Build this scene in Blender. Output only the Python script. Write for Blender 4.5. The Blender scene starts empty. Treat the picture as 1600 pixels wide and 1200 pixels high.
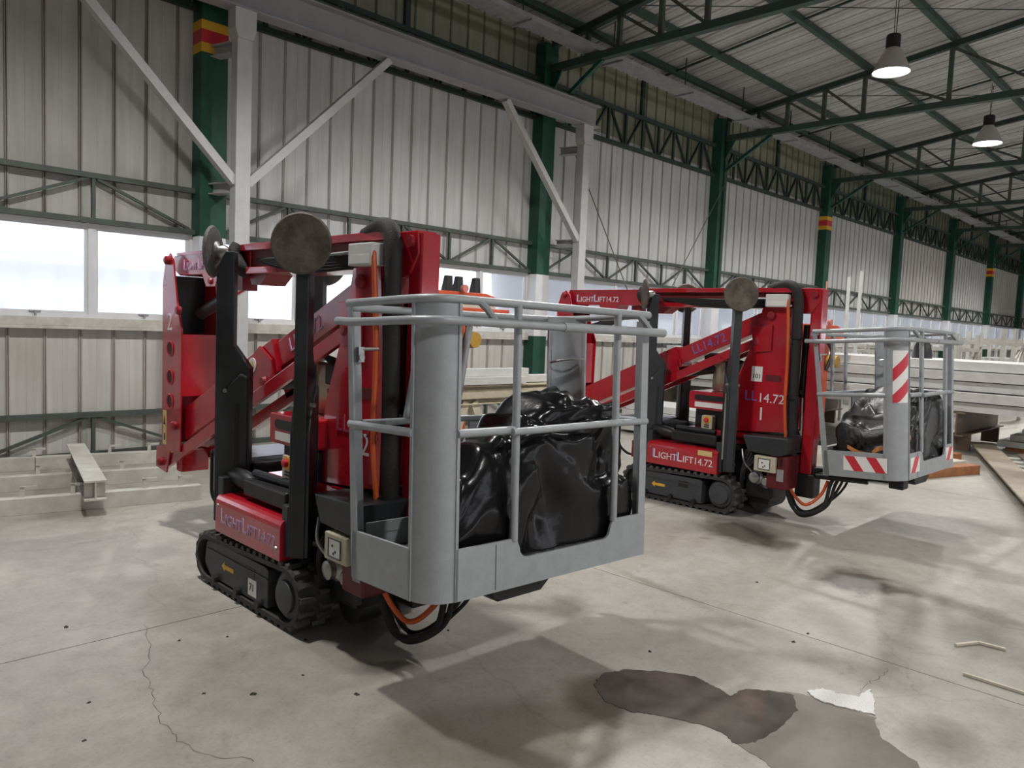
import bpy, math, random
from mathutils import Vector, Matrix, noise
random.seed(7)
PI = math.pi
S = bpy.context.scene
COL = S.collection

# ------------------------------------------------------------------ camera
H = 1.55
CF = Vector((0.70924, 0.70116, -0.07531))
def cam_axes(yaw, pitch, roll):
    f = Vector((math.cos(pitch)*math.sin(yaw), math.cos(pitch)*math.cos(yaw), -math.sin(pitch)))
    r = Vector((math.cos(yaw), -math.sin(yaw), 0)); u = r.cross(f)
    return math.cos(roll)*r + math.sin(roll)*u, -math.sin(roll)*r + math.cos(roll)*u, f
R_, U_, F_ = cam_axes(0.791124, 0.075386, 0.0417456)
cd = bpy.data.cameras.new('camera'); cam = bpy.data.objects.new('camera', cd); COL.objects.link(cam)
cam.matrix_world = Matrix(((R_.x, U_.x, -F_.x, 0), (R_.y, U_.y, -F_.y, 0), (R_.z, U_.z, -F_.z, H), (0, 0, 0, 1)))
cd.sensor_fit = 'HORIZONTAL'; cd.sensor_width = 36; cd.lens = 36*1201.6/1600; cd.clip_start = 0.05; cd.clip_end = 400
S.camera = cam
def gp(px, py, z=0.0):      # where a photo pixel's ray meets the height z
    d = F_ + (px-800)/1201.6*R_ - (py-600)/1201.6*U_
    t = (z-H)/d.z
    return (d.x*t, d.y*t, z)

# ------------------------------------------------------------------ world and exposure
w = bpy.data.worlds.new('overcast'); S.world = w; w.use_nodes = True
bg = w.node_tree.nodes['Background']; bg.inputs[0].default_value = (0.91, 0.93, 1.0, 1); bg.inputs[1].default_value = 4.6
vs = S.view_settings; vs.view_transform = 'Standard'; vs.look = 'None'; vs.gamma = 1; vs.use_curve_mapping = False
vs.exposure = 0.0
LAMP_W = 950.0

# ------------------------------------------------------------------ materials
MATS = {}
def nodes(m):
    return m.node_tree.nodes, m.node_tree.links
def mat(name, col, rough=0.5, metal=0.0, var=0.0, scale=6.0, bump=0.0, bscale=60.0, col2=None, spec=None, coat=0.0):
    """plain paint/metal with procedural mottling (object coordinates)"""
    if name in MATS: return MATS[name]
    m = bpy.data.materials.new(name); m.use_nodes = True
    N, L = nodes(m); b = N['Principled BSDF']
    b.inputs['Base Color'].default_value = (*col, 1); b.inputs['Roughness'].default_value = rough; b.inputs['Metallic'].default_value = metal
    if spec is not None: b.inputs['Specular IOR Level'].default_value = spec
    if coat: b.inputs['Coat Weight'].default_value = coat; b.inputs['Coat Roughness'].default_value = 0.08
    tc = N.new('ShaderNodeTexCoord')
    if var > 0 or col2:
        n = N.new('ShaderNodeTexNoise'); n.inputs['Scale'].default_value = scale; n.inputs['Detail'].default_value = 6; n.inputs['Roughness'].default_value = 0.65
        L.new(tc.outputs['Object'], n.inputs['Vector'])
        r = N.new('ShaderNodeValToRGB'); r.color_ramp.elements[0].position = 0.35; r.color_ramp.elements[1].position = 0.68
        c2 = col2 or tuple(max(0, c*(1-var)) for c in col)
        r.color_ramp.elements[0].color = (*c2, 1); r.color_ramp.elements[1].color = (*col, 1)
        L.new(n.outputs['Fac'], r.inputs['Fac']); L.new(r.outputs['Color'], b.inputs['Base Color'])
        mr = N.new('ShaderNodeMapRange'); mr.inputs['To Min'].default_value = min(1, rough+0.12); mr.inputs['To Max'].default_value = max(0.02, rough-0.08)
        L.new(n.outputs['Fac'], mr.inputs['Value']); L.new(mr.outputs['Result'], b.inputs['Roughness'])
    if bump > 0:
        n2 = N.new('ShaderNodeTexNoise'); n2.inputs['Scale'].default_value = bscale; n2.inputs['Detail'].default_value = 4
        L.new(tc.outputs['Object'], n2.inputs['Vector'])
        bp = N.new('ShaderNodeBump'); bp.inputs['Strength'].default_value = bump; bp.inputs['Distance'].default_value = 0.01
        L.new(n2.outputs['Fac'], bp.inputs['Height']); L.new(bp.outputs['Normal'], b.inputs['Normal'])
    MATS[name] = m
    return m
def emit(name, col, strength):
    m = bpy.data.materials.new(name); m.use_nodes = True; N, L = nodes(m); b = N['Principled BSDF']
    b.inputs['Base Color'].default_value = (*col, 1); b.inputs['Emission Color'].default_value = (*col, 1); b.inputs['Emission Strength'].default_value = strength
    MATS[name] = m; return m

RED = mat('red_paint', (0.47, 0.006, 0.019), 0.28, var=0.25, scale=5, coat=0.8)
RED2 = mat('dark_red_paint', (0.30, 0.012, 0.022), 0.4, var=0.3, scale=8)
CHAR = mat('charcoal_paint', (0.030, 0.034, 0.038), 0.42, var=0.3, scale=9)
GREYP = mat('grey_basket_paint', (0.36, 0.38, 0.395), 0.42, metal=0.15, var=0.12, scale=14, bump=0.06, bscale=90)
RUBBER = mat('black_rubber', (0.022, 0.022, 0.022), 0.68, var=0.4, scale=20, col2=(0.045, 0.042, 0.038), bump=0.2)
LUG = mat('worn_tread_rubber', (0.085, 0.082, 0.078), 0.7, var=0.5, scale=25, bump=0.2)
BLK = mat('black_plastic', (0.012, 0.012, 0.013), 0.45, var=0.3, scale=20)
HOSE = mat('hose_sheath', (0.016, 0.015, 0.015), 0.72, bump=0.5, bscale=160)
ORNG = mat('orange_cable', (0.62, 0.10, 0.02), 0.45)
STEEL = mat('bare_steel', (0.42, 0.42, 0.41), 0.30, metal=0.9, var=0.3, scale=12)
CHROME = mat('chrome_rod', (0.7, 0.7, 0.7), 0.12, metal=1.0)
RUSTD = mat('brown_rusted_plate', (0.17, 0.15, 0.125), 0.68, metal=0.2, scale=9, col2=(0.075, 0.055, 0.042), bump=0.4, bscale=40)
DISCS = mat('scuffed_steel_plate', (0.20, 0.20, 0.195), 0.5, metal=0.5, scale=9, col2=(0.09, 0.085, 0.08), bump=0.3, bscale=40)
PLATEG = mat('track_frame_grey', (0.060, 0.064, 0.070), 0.5, var=0.3, scale=10)
BEIGE = mat('beige_plastic', (0.55, 0.50, 0.38), 0.5, var=0.1)
WHITE = mat('white_plastic', (0.72, 0.72, 0.70), 0.5, var=0.08)
STICK = mat('white_sticker', (0.78, 0.77, 0.74), 0.5)
YEL = mat('yellow_sticker', (0.75, 0.42, 0.03), 0.5)
PALEY = mat('faded_yellow_label', (0.66, 0.52, 0.22), 0.6)
HRED = mat('reflective_red', (0.58, 0.03, 0.05), 0.35)
HWHT = mat('reflective_white', (0.80, 0.79, 0.76), 0.35)
LETW = mat('white_lettering', (0.75, 0.74, 0.76), 0.5)
LETP = mat('violet_lettering', (0.20, 0.13, 0.42), 0.5)
LETL = mat('lilac_lettering', (0.45, 0.32, 0.50), 0.5)
LETK = mat('black_lettering', (0.02, 0.02, 0.02), 0.5)
GREEN = mat('green_steel_paint', (0.014, 0.088, 0.056), 0.5, var=0.35, scale=4)
GREEN3 = mat('dusty_green_steel', (0.030, 0.075, 0.055), 0.6, var=0.35, scale=4, col2=(0.04, 0.055, 0.045))
GREEN2 = mat('dull_green_steel', (0.075, 0.105, 0.085), 0.55, var=0.35, scale=6, col2=(0.055, 0.06, 0.05))
DGREEN = mat('dusty_dark_green', (0.030, 0.055, 0.045), 0.6, var=0.4, scale=5)
LGREY = mat('pale_grey_steel', (0.55, 0.55, 0.55), 0.5, var=0.12, scale=5)
COLW = mat('white_column_paint', (0.74, 0.74, 0.75), 0.5, var=0.06)
FRAMEW = mat('white_window_frame', (0.72, 0.72, 0.73), 0.4, var=0.08)
SILLW = mat('dirty_white_sill', (0.64, 0.62, 0.58), 0.6, scale=7, col2=(0.47, 0.44, 0.39))
GALV = mat('galvanised_tray', (0.40, 0.41, 0.41), 0.45, metal=0.35, var=0.25, scale=6)
STKW = mat('white_painted_steel', (0.66, 0.66, 0.64), 0.5, scale=4, col2=(0.54, 0.54, 0.52))
RACKW = mat('worn_white_paint', (0.60, 0.59, 0.54), 0.6, scale=6, col2=(0.46, 0.44, 0.39))
CREAM = mat('cream_trestle_paint', (0.58, 0.53, 0.40), 0.6, scale=7, col2=(0.45, 0.40, 0.29))
BROWN = mat('brown_beam_paint', (0.155, 0.115, 0.080), 0.6, var=0.2, scale=4)
WOOD = mat('orange_timber', (0.42, 0.17, 0.07), 0.7, var=0.35, scale=10)
PLY = mat('pale_board', (0.60, 0.54, 0.44), 0.7, var=0.15, scale=6)
ORM = mat('orange_machine_paint', (0.62, 0.09, 0.03), 0.45, var=0.2)

def panel_mat(name, c0, rust, rust_amt):
    """profiled wall sheet: vertical dirt streaks and rust beside the seams (object x runs 0..0.322 across the sheet)"""
    m = bpy.data.materials.new(name); m.use_nodes = True; N, L = nodes(m); b = N['Principled BSDF']
    b.inputs['Roughness'].default_value = 0.55
    geo = N.new('ShaderNodeNewGeometry'); tc = N.new('ShaderNodeTexCoord')
    mp = N.new('ShaderNodeMapping'); mp.inputs['Scale'].default_value = (9, 9, 0.5); L.new(geo.outputs['Position'], mp.inputs['Vector'])
    n = N.new('ShaderNodeTexNoise'); n.inputs['Scale'].default_value = 1.6; n.inputs['Detail'].default_value = 8; n.inputs['Roughness'].default_value = 0.6
    L.new(mp.outputs['Vector'], n.inputs['Vector'])
    r = N.new('ShaderNodeValToRGB'); r.color_ramp.elements[0].position = 0.30; r.color_ramp.elements[1].position = 0.62
    r.color_ramp.elements[0].color = (c0[0]*0.84, c0[1]*0.835, c0[2]*0.81, 1); r.color_ramp.elements[1].color = (*c0, 1)
    L.new(n.outputs['Fac'], r.inputs['Fac'])
    nb = N.new('ShaderNodeTexNoise'); nb.inputs['Scale'].default_value = 0.8; nb.inputs['Detail'].default_value = 5; L.new(geo.outputs['Position'], nb.inputs['Vector'])
    sx = N.new('ShaderNodeSeparateXYZ'); L.new(tc.outputs['Object'], sx.inputs[0])
    a1 = N.new('ShaderNodeMath'); a1.operation = 'SUBTRACT'; L.new(sx.outputs['X'], a1.inputs[0]); a1.inputs[1].default_value = 0.161
    a2 = N.new('ShaderNodeMath'); a2.operation = 'ABSOLUTE'; L.new(a1.outputs[0], a2.inputs[0])
    mr = N.new('ShaderNodeMapRange'); mr.inputs['From Min'].default_value = 0.125; mr.inputs['From Max'].default_value = 0.158; L.new(a2.outputs[0], mr.inputs['Value'])
    n3 = N.new('ShaderNodeTexNoise'); n3.inputs['Scale'].default_value = 2.2; n3.inputs['Detail'].default_value = 7; L.new(mp.outputs['Vector'], n3.inputs['Vector'])
    mu = N.new('ShaderNodeMath'); mu.operation = 'MULTIPLY'; L.new(mr.outputs['Result'], mu.inputs[0]); L.new(n3.outputs['Fac'], mu.inputs[1])
    mu2 = N.new('ShaderNodeMath'); mu2.operation = 'MULTIPLY'; mu2.use_clamp = True; L.new(mu.outputs[0], mu2.inputs[0]); mu2.inputs[1].default_value = rust_amt
    nr = N.new('ShaderNodeMapRange'); nr.inputs['From Min'].default_value = 0.42; nr.inputs['From Max'].default_value = 0.72; nr.inputs['To Max'].default_value = 0.30*rust_amt; L.new(nb.outputs['Fac'], nr.inputs['Value'])
    mx2 = N.new('ShaderNodeMath'); mx2.operation = 'MAXIMUM'; L.new(mu2.outputs[0], mx2.inputs[0]); L.new(nr.outputs['Result'], mx2.inputs[1])
    mx = N.new('ShaderNodeMixRGB'); L.new(mx2.outputs[0], mx.inputs[0]); L.new(r.outputs['Color'], mx.inputs[1]); mx.inputs[2].default_value = (*rust, 1)
    L.new(mx.outputs[0], b.inputs['Base Color'])
    MATS[name] = m; return m
PANEL = panel_mat('wall_sheet', (0.58, 0.59, 0.59), (0.23, 0.19, 0.16), 0.85)
PANELR = panel_mat('wall_sheet_rustier', (0.60, 0.585, 0.56), (0.22, 0.155, 0.115), 1.15)
PANELD = panel_mat('wall_sheet_darker', (0.46, 0.45, 0.425), (0.13, 0.105, 0.085), 1.5)  # leftmost upper sheets: darker base, heavier brown dirt
PANELY = panel_mat('wall_sheet_yellowed', (0.27, 0.275, 0.20), (0.09, 0.11, 0.07), 1.3)
ROOFM = panel_mat('roof_sheet_metal', (0.50, 0.50, 0.49), (0.26, 0.25, 0.24), 0.9)

def glass_mat():
    m = bpy.data.materials.new('dusty_window_glass'); m.use_nodes = True; N, L = nodes(m)
    out = N['Material Output']; N.remove(N['Principled BSDF'])
    t = N.new('ShaderNodeBsdfTransparent'); t.inputs[0].default_value = (0.93, 0.95, 0.97, 1)
    g = N.new('ShaderNodeBsdfGlossy'); g.inputs['Roughness'].default_value = 0.06
    d = N.new('ShaderNodeBsdfTranslucent'); d.inputs[0].default_value = (0.9, 0.92, 0.95, 1)
    fr = N.new('ShaderNodeFresnel'); fr.inputs[0].default_value = 1.45
    m1 = N.new('ShaderNodeMixShader'); m1.inputs[0].default_value = 0.30; L.new(t.outputs[0], m1.inputs[1]); L.new(d.outputs[0], m1.inputs[2])
    m2 = N.new('ShaderNodeMixShader'); L.new(fr.outputs[0], m2.inputs[0]); L.new(m1.outputs[0], m2.inputs[1]); L.new(g.outputs[0], m2.inputs[2])
    L.new(m2.outputs[0], out.inputs['Surface']); MATS['glass'] = m; return m
GLASS = glass_mat()

# ------------------------------------------------------------------ mesh helpers
class MB:
    def __init__(s): s.v = []; s.f = []
    def add(s, vs, fs):
        o = len(s.v); s.v += [tuple(p) for p in vs]; s.f += [tuple(i+o for i in q) for q in fs]; return s
    def box(s, x0, x1, y0, y1, z0, z1):
        x0, x1 = min(x0, x1), max(x0, x1); y0, y1 = min(y0, y1), max(y0, y1); z0, z1 = min(z0, z1), max(z0, z1)
        return s.add([(x0,y0,z0),(x1,y0,z0),(x1,y1,z0),(x0,y1,z0),(x0,y0,z1),(x1,y0,z1),(x1,y1,z1),(x0,y1,z1)],
                     [(0,3,2,1),(4,5,6,7),(0,1,5,4),(1,2,6,5),(2,3,7,6),(3,0,4,7)])
    def beam(s, p, q, wd, ht, up=(0,0,1)):
        p = Vector(p); q = Vector(q); d = (q-p).normalized(); up = Vector(up)
        if abs(d.dot(up)) > 0.98: up = Vector((0,1,0)) if abs(d.y) < 0.9 else Vector((1,0,0))
        a = d.cross(up).normalized()*wd/2; b = a.cross(d).normalized()*ht/2
        vs = [p-a-b, p+a-b, p+a+b, p-a+b, q-a-b, q+a-b, q+a+b, q-a+b]
        return s.add(vs, [(0,1,2,3),(7,6,5,4),(0,4,5,1),(1,5,6,2),(2,6,7,3),(3,7,4,0)])
    def ibeam(s, p, q, wd, ht, t=0.012, up=(0,0,1)):
        p = Vector(p); q = Vector(q); d = (q-p).normalized(); u = Vector(up); a = d.cross(u).normalized(); b = a.cross(d).normalized()
        o = b*(ht/2-t/2)
        s.beam(p+o, q+o, wd, t, up); s.beam(p-o, q-o, wd, t, up); return s.beam(p, q, t, ht-2*t, up)
    def prism(s, poly, ax, a, b):
        n = len(poly); f = {'x': lambda t, c: (t, c[0], c[1]), 'y': lambda t, c: (c[0], t, c[1]), 'z': lambda t, c: (c[0], c[1], t)}[ax]
        vs = [f(a, c) for c in poly]+[f(b, c) for c in poly]
        fs = [tuple(range(n)), tuple(range(2*n-1, n-1, -1))]+[(i, i+n, (i+1) % n+n, (i+1) % n) for i in range(n)]
        return s.add(vs, fs)
    def tube(s, pts, r, n=8, caps=True, closed=False):
        P = [Vector(p) for p in pts]; m = len(P); vs = []; T = []
        for i in range(m):
            a = P[i-1] if (i or closed) else P[i]; b = P[(i+1) % m] if (i < m-1 or closed) else P[i]
            T.append((b-a).normalized())
        nrm = T[0].orthogonal().normalized()
        for i in range(m):
            nrm = (nrm - T[i]*nrm.dot(T[i])).normalized(); bi = T[i].cross(nrm)
            rr = r[i] if isinstance(r, (list, tuple)) else r
            vs += [P[i]+rr*(math.cos(2*PI*k/n)*nrm+math.sin(2*PI*k/n)*bi) for k in range(n)]
        fs = [(i*n+k, i*n+(k+1) % n, ((i+1) % m)*n+(k+1) % n, ((i+1) % m)*n+k) for i in range(m if closed else m-1) for k in range(n)]
        if caps and not closed: fs += [tuple(range(n-1, -1, -1)), tuple(range((m-1)*n, m*n))]
        return s.add(vs, fs)
    def cyl(s, p, q, r, n=16): return s.tube([p, q], r, n)
    def lathe(s, prof, o, ax, n=24, caps=True):
        """prof: (radius, distance along ax)"""
        o = Vector(o); ax = Vector(ax).normalized(); e = ax.orthogonal().normalized(); g = ax.cross(e); m = len(prof)
        vs = [o+ax*h+r*(math.cos(2*PI*k/n)*e+math.sin(2*PI*k/n)*g) for r, h in prof for k in range(n)]
        fs = [(i*n+k, i*n+(k+1) % n, (i+1)*n+(k+1) % n, (i+1)*n+k) for i in range(m-1) for k in range(n)]
        if caps: fs += [tuple(range(n-1, -1, -1)), tuple(range((m-1)*n, m*n))]
        return s.add(vs, fs)
    def build(s, name, m, parent=None, loc=None, rz=None, bevel=0.0, smooth=False, **props):
        me = bpy.data.meshes.new(name); me.from_pydata(s.v, [], s.f); me.update()
        me.validate(); me.materials.append(m)
        import bmesh
        bm = bmesh.new(); bm.from_mesh(me); bmesh.ops.recalc_face_normals(bm, faces=bm.faces); bm.to_mesh(me); bm.free()
        if smooth:
            for p in me.polygons: p.use_smooth = True
            me.set_sharp_from_angle(angle=math.radians(38))
        return place(name, me, parent, loc, rz, bevel, **props)
def place(name, me, parent=None, loc=None, rz=None, bevel=0.0, **props):
    o = bpy.data.objects.new(name, me); COL.objects.link(o)
    if parent: o.parent = parent
    if loc: o.location = loc
    if rz: o.rotation_euler.z = rz
    if bevel:
        b = o.modifiers.new('bevel', 'BEVEL'); b.width = bevel; b.segments = 2; b.limit_method = 'ANGLE'; b.angle_limit = math.radians(40); b.harden_normals = False
    for k, v in props.items(): o[k] = v
    return o
def thing(name, loc=(0,0,0), rz=0.0, **props):
    o = bpy.data.objects.new(name, None); COL.objects.link(o); o.location = loc; o.rotation_euler.z = rz; o.empty_display_size = 0.1
    for k, v in props.items(): o[k] = v
    return o
def fillet(pts, r, n=5):
    """round the inner corners of a polyline"""
    P = [Vector(p) for p in pts]; out = [P[0]]
    for i in range(1, len(P)-1):
        a = (P[i-1]-P[i]); b = (P[i+1]-P[i]); k = min(r, a.length*0.45, b.length*0.45)
        p0 = P[i]+a.normalized()*k; p1 = P[i]+b.normalized()*k
        for j in range(n+1):
            t = j/n; out.append((1-t)**2*p0+2*t*(1-t)*P[i]+t*t*p1)
    out.append(P[-1]); return out
def bez(pts, n=24):
    """smooth curve through points (Catmull-Rom)"""
    P = [Vector(p) for p in pts]; P = [2*P[0]-P[1]]+P+[2*P[-1]-P[-2]]; out = []
    seg = len(P)-3
    for i in range(seg):
        a, b, c, d = P[i:i+4]
        for j in range(n):
            t = j/n
            out.append(0.5*((2*b)+(c-a)*t+(2*a-5*b+4*c-d)*t*t+(3*b-a-3*c+d)*t**3))
    out.append(P[-2]); return out
def text_mesh(name, body, size, m, parent, loc, rot, depth=0.0015, sx=1.0, align='LEFT', shear=0.0):
    c = bpy.data.curves.new(name, 'FONT'); c.body = body; c.size = size; c.extrude = depth; c.align_x = align; c.align_y = 'CENTER'; c.resolution_u = 3; c.shear = shear
    t = bpy.data.objects.new(name, c); COL.objects.link(t)
    dg = bpy.context.evaluated_depsgraph_get(); me = bpy.data.meshes.new_from_object(t.evaluated_get(dg))
    bpy.data.objects.remove(t); me.materials.clear(); me.materials.append(m)
    o = bpy.data.objects.new(name, me); COL.objects.link(o); o.parent = parent; o.location = loc; o.rotation_euler = rot; o.scale = (sx, 1, 1)
    return o
ORD = ['first','second','third','fourth','fifth','sixth','seventh','eighth','ninth','tenth','eleventh','twelfth']

# ================================================================== the hall
WY = 8.80                       # wall sheets
BAY = 5.483; CX0 = 3.80; NB = 10  # columns along the wall
XL, XR, YF = -8.0, 66.0, -14.0
RIDGE = -2.9
def roof_z(y): return 6.30+0.144*(8.1-y) if y > RIDGE else 6.30+0.144*(8.1-RIDGE)-0.144*(RIDGE-y)

# ---- floor: cast slabs with open joints
def floor_mat():
    m = bpy.data.materials.new('stained_concrete'); m.use_nodes = True; N, L = nodes(m); b = N['Principled BSDF']
    geo = N.new('ShaderNodeNewGeometry')
    def noise_(sc, det=6, rgh=0.6, dist=0.0):
        n = N.new('ShaderNodeTexNoise'); n.inputs['Scale'].default_value = sc; n.inputs['Detail'].default_value = det; n.inputs['Roughness'].default_value = rgh; n.inputs['Distortion'].default_value = dist
        L.new(geo.outputs['Position'], n.inputs['Vector']); return n
    def ramp(src, p0, c0, p1, c1):
        r = N.new('ShaderNodeValToRGB'); e = r.color_ramp.elements; e[0].position = p0; e[0].color = (*c0, 1); e[1].position = p1; e[1].color = (*c1, 1); L.new(src, r.inputs['Fac']); return r
    def mult(a, bb, fac=1.0):
        x = N.new('ShaderNodeMixRGB'); x.blend_type = 'MULTIPLY'; x.inputs[0].default_value = fac; L.new(a, x.inputs[1]); L.new(bb, x.inputs[2]); return x
    n1 = noise_(0.55, 8, 0.62, 0.6); base = ramp(n1.outputs['Fac'], 0.30, (0.30, 0.277, 0.24), 0.66, (0.455, 0.43, 0.385))
    n2 = noise_(7, 9, 0.7); f2 = ramp(n2.outputs['Fac'], 0.3, (0.78, 0.77, 0.75), 0.6, (1, 1, 1)); c = mult(base.outputs[0], f2.outputs[0])
    n4 = noise_(2.3, 7, 0.7, 1.5); f4 = ramp(n4.outputs['Fac'], 0.60, (1, 1, 1), 0.78, (0.62, 0.58, 0.52)); c = mult(c.outputs[0], f4.outputs[0])
    n5 = noise_(60, 3, 0.5); f5 = ramp(n5.outputs['Fac'], 0.25, (0.85, 0.85, 0.85), 0.5, (1, 1, 1)); c = mult(c.outputs[0], f5.outputs[0])
    # darker patches, damp ones among them, each where it lies on this floor
    def blob(px, py, rx, ry, rot, col, soft=0.35, rag=0.9):
        nonlocal c
        mp = N.new('ShaderNodeMapping'); mp.vector_type = 'TEXTURE'; mp.inputs['Location'].default_value = (px, py, 0); mp.inputs['Rotation'].default_value = (0, 0, rot); mp.inputs['Scale'].default_value = (rx, ry, 1)
        L.new(geo.outputs['Position'], mp.inputs['Vector'])
        ln = N.new('ShaderNodeVectorMath'); ln.operation = 'LENGTH'; L.new(mp.outputs[0], ln.inputs[0])
        ad = N.new('ShaderNodeMath'); ad.operation = 'MULTIPLY_ADD'; L.new(n4.outputs['Fac'], ad.inputs[0]); ad.inputs[1].default_value = rag; L.new(ln.outputs['Value'], ad.inputs[2])
        r = ramp(ad.outputs[0], 0.0, col, 1.0, (1, 1, 1)); r.color_ramp.elements[0].position = max(0.0, 0.98-soft); r.color_ramp.elements[1].position = 1.0
        r2 = N.new('ShaderNodeMapRange')
        c = mult(c.outputs[0], r.outputs[0])
    for a in FLOOR_PATCHES: blob(*a)
    # hairline cracks
    vo = N.new('ShaderNodeTexVoronoi'); vo.feature = 'DISTANCE_TO_EDGE'; vo.inputs['Scale'].default_value = 0.42
    ds = N.new('ShaderNodeMixRGB'); ds.blend_type = 'ADD'; ds.inputs[0].default_value = 0.35; L.new(geo.outputs['Position'], ds.inputs[1]); L.new(noise_(2.5, 6).outputs['Color'], ds.inputs[2]); L.new(ds.outputs[0], vo.inputs['Vector'])
    cr = ramp(vo.outputs['Distance'], 0.0, (0.45, 0.42, 0.40), 0.0035, (1, 1, 1)); c = mult(c.outputs[0], cr.outputs[0], 0.3)
    L.new(c.outputs[0], b.inputs['Base Color'])
    rr = N.new('ShaderNodeMapRange'); rr.inputs['From Min'].default_value = 0.3; rr.inputs['From Max'].default_value = 0.7; rr.inputs['To Min'].default_value = 0.30; rr.inputs['To Max'].default_value = 0.58; L.new(n1.outputs['Fac'], rr.inputs['Value']); L.new(rr.outputs[0], b.inputs['Roughness'])
    bp = N.new('ShaderNodeBump'); bp.inputs['Strength'].default_value = 0.12; bp.inputs['Distance'].default_value = 0.01; L.new(n2.outputs['Fac'], bp.inputs['Height']); L.new(bp.outputs[0], b.inputs['Normal'])
    MATS['floor'] = m; return m
D2, D3, D4 = (0.30, 0.28, 0.26), (0.47, 0.445, 0.41), (0.68, 0.655, 0.62)
def streak(a, b, w_, col, soft=0.4, rag=0.8):
    A, B = Vector(gp(*a)), Vector(gp(*b)); c = (A+B)/2; d = B-A
    return (c.x, c.y, d.length*0.5/0.55, w_/0.55, math.atan2(d.y, d.x), col, soft, rag)
FLOOR_PATCHES = [streak((1100, 808), (1225, 856), 0.34, D2, 0.3), streak((1265, 884), (1400, 930), 0.28, D2, 0.25), streak((1370, 905), (1620, 985), 0.14, D3), streak((1440, 930), (1640, 1060), 0.35, D3, 0.6), streak((1240, 925), (1420, 1075), 0.16, D4, 0.5),
          streak((905, 1075), (1060, 1115), 0.17, D3, 0.25, 0.35), streak((1390, 1130), (1560, 1180), 0.22, D3, 0.5), streak((600, 1175), (960, 1130), 0.25, D4, 0.3, 0.4), streak((940, 880), (1130, 960), 0.05, D4, 0.6),
          streak((180, 900), (420, 1010), 0.3, D4, 0.7), streak((1450, 800), (1640, 850), 0.2, D4, 0.5), streak((60, 830), (210, 760), 0.3, D4, 0.6)]
FLOORM = floor_mat()
JDARK = mat('joint_dirt', (0.07, 0.065, 0.06), 0.9)
fl = MB().box(XL, XR, YF, 9.3, -0.30, -0.02).build('floor', JDARK, kind='structure')
GXS = [-6.1+5*k for k in range(-1, 16)]; GYS = [-16.2, -11.2, -6.2, -1.2, 3.8, 9.3]
slab = None
for i in range(len(GXS)-1):
    for j in range(len(GYS)-1):
        x0, x1, y0, y1 = GXS[i], GXS[i+1], GYS[j], GYS[j+1]
        MB().box(x0+0.003, x1-0.003, y0+0.003, y1-0.003, -0.02, 0).build('floor_slab', FLOORM, fl)

for nm_, pts_, w_ in (('floor_crack', [(225, 975), (238, 1008), (224, 1045), (238, 1078), (243, 1110), (262, 1140), (285, 1162), (330, 1180)], 0.0036), ('floor_crack', [(1386, 1043), (1380, 1055), (1358, 1066), (1340, 1085)], 0.0035), ('floor_crack', [(400, 1190), (330, 1180)], 0.004)):
    b_ = MB(); P_ = [Vector(gp(*q)) for q in pts_]; D_ = []
    for a_, c_ in zip(P_, P_[1:]):
        for k_ in range(6): D_.append(a_.lerp(c_, k_/6)+Vector((random.uniform(-0.012, 0.012), random.uniform(-0.012, 0.012), 0)))
    D_.append(P_[-1]); m_ = len(D_); vs_ = []
    for i_, q in enumerate(D_):
        t_ = (D_[min(i_+1, m_-1)]-D_[max(i_-1, 0)]).normalized(); n_ = Vector((-t_.y, t_.x, 0))*w_*0.5*random.uniform(0.4, 1.3)
        vs_ += [q+n_+Vector((0, 0, 0.0006)), q-n_+Vector((0, 0, 0.0006))]
    b_.add(vs_, [(2*i_, 2*i_+1, 2*i_+3, 2*i_+2) for i_ in range(m_-1)]).build(nm_, mat('crack_dirt', (0.14, 0.125, 0.11), 0.9), fl)

# ---- back wall: core, then single sheets
SW = BAY/17
def sheet_mesh(z0, z1, m, name, w=SW):
    pr = [(0.002, 0.02), (0.0035, -0.020), (0.011, -0.020), (0.018, 0.0), (0.158, 0.0), (0.160, -0.0015), (0.162, -0.0015), (0.164, 0.0), (w-0.018, 0.0), (w-0.011, -0.020), (w-0.0035, -0.020), (w-0.002, 0.02)]
    n = len(pr); b = MB(); b.add([(x, y, z) for z in (z0, z1) for x, y in pr], [(i, i+1, n+i+1, n+i) for i in range(n-1)]+[tuple(range(n)), tuple(range(2*n-1, n-1, -1))])
    o = b.build(name, m); me = o.data; bpy.data.objects.remove(o); return me
wb = MB().box(XL, XR, WY+0.03, WY+0.12, 0, 1.40).box(XL, XR, WY+0.03, WY+0.12, 2.42, 7.2).build('wall_back', mat('wall_core', (0.30, 0.29, 0.27), 0.8), kind='structure')
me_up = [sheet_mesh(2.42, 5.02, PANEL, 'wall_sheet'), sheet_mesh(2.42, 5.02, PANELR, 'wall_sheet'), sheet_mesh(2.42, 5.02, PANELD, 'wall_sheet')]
me_lo = sheet_mesh(0, 1.36, PANELR, 'wall_sheet'); me_top = sheet_mesh(5.02, 6.22, PANELY, 'wall_sheet')
farb = MB(); fart = MB()
def far_sheet(x, z0, z1):
    farb = fart if z0 > 5 else globals()['farb']
    farb.box(x+0.004, x+0.016, WY-0.026, WY+0.02, z0, z1); farb.box(x+0.02, x+SW-0.002, WY, WY+0.02, z0, z1)
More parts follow.
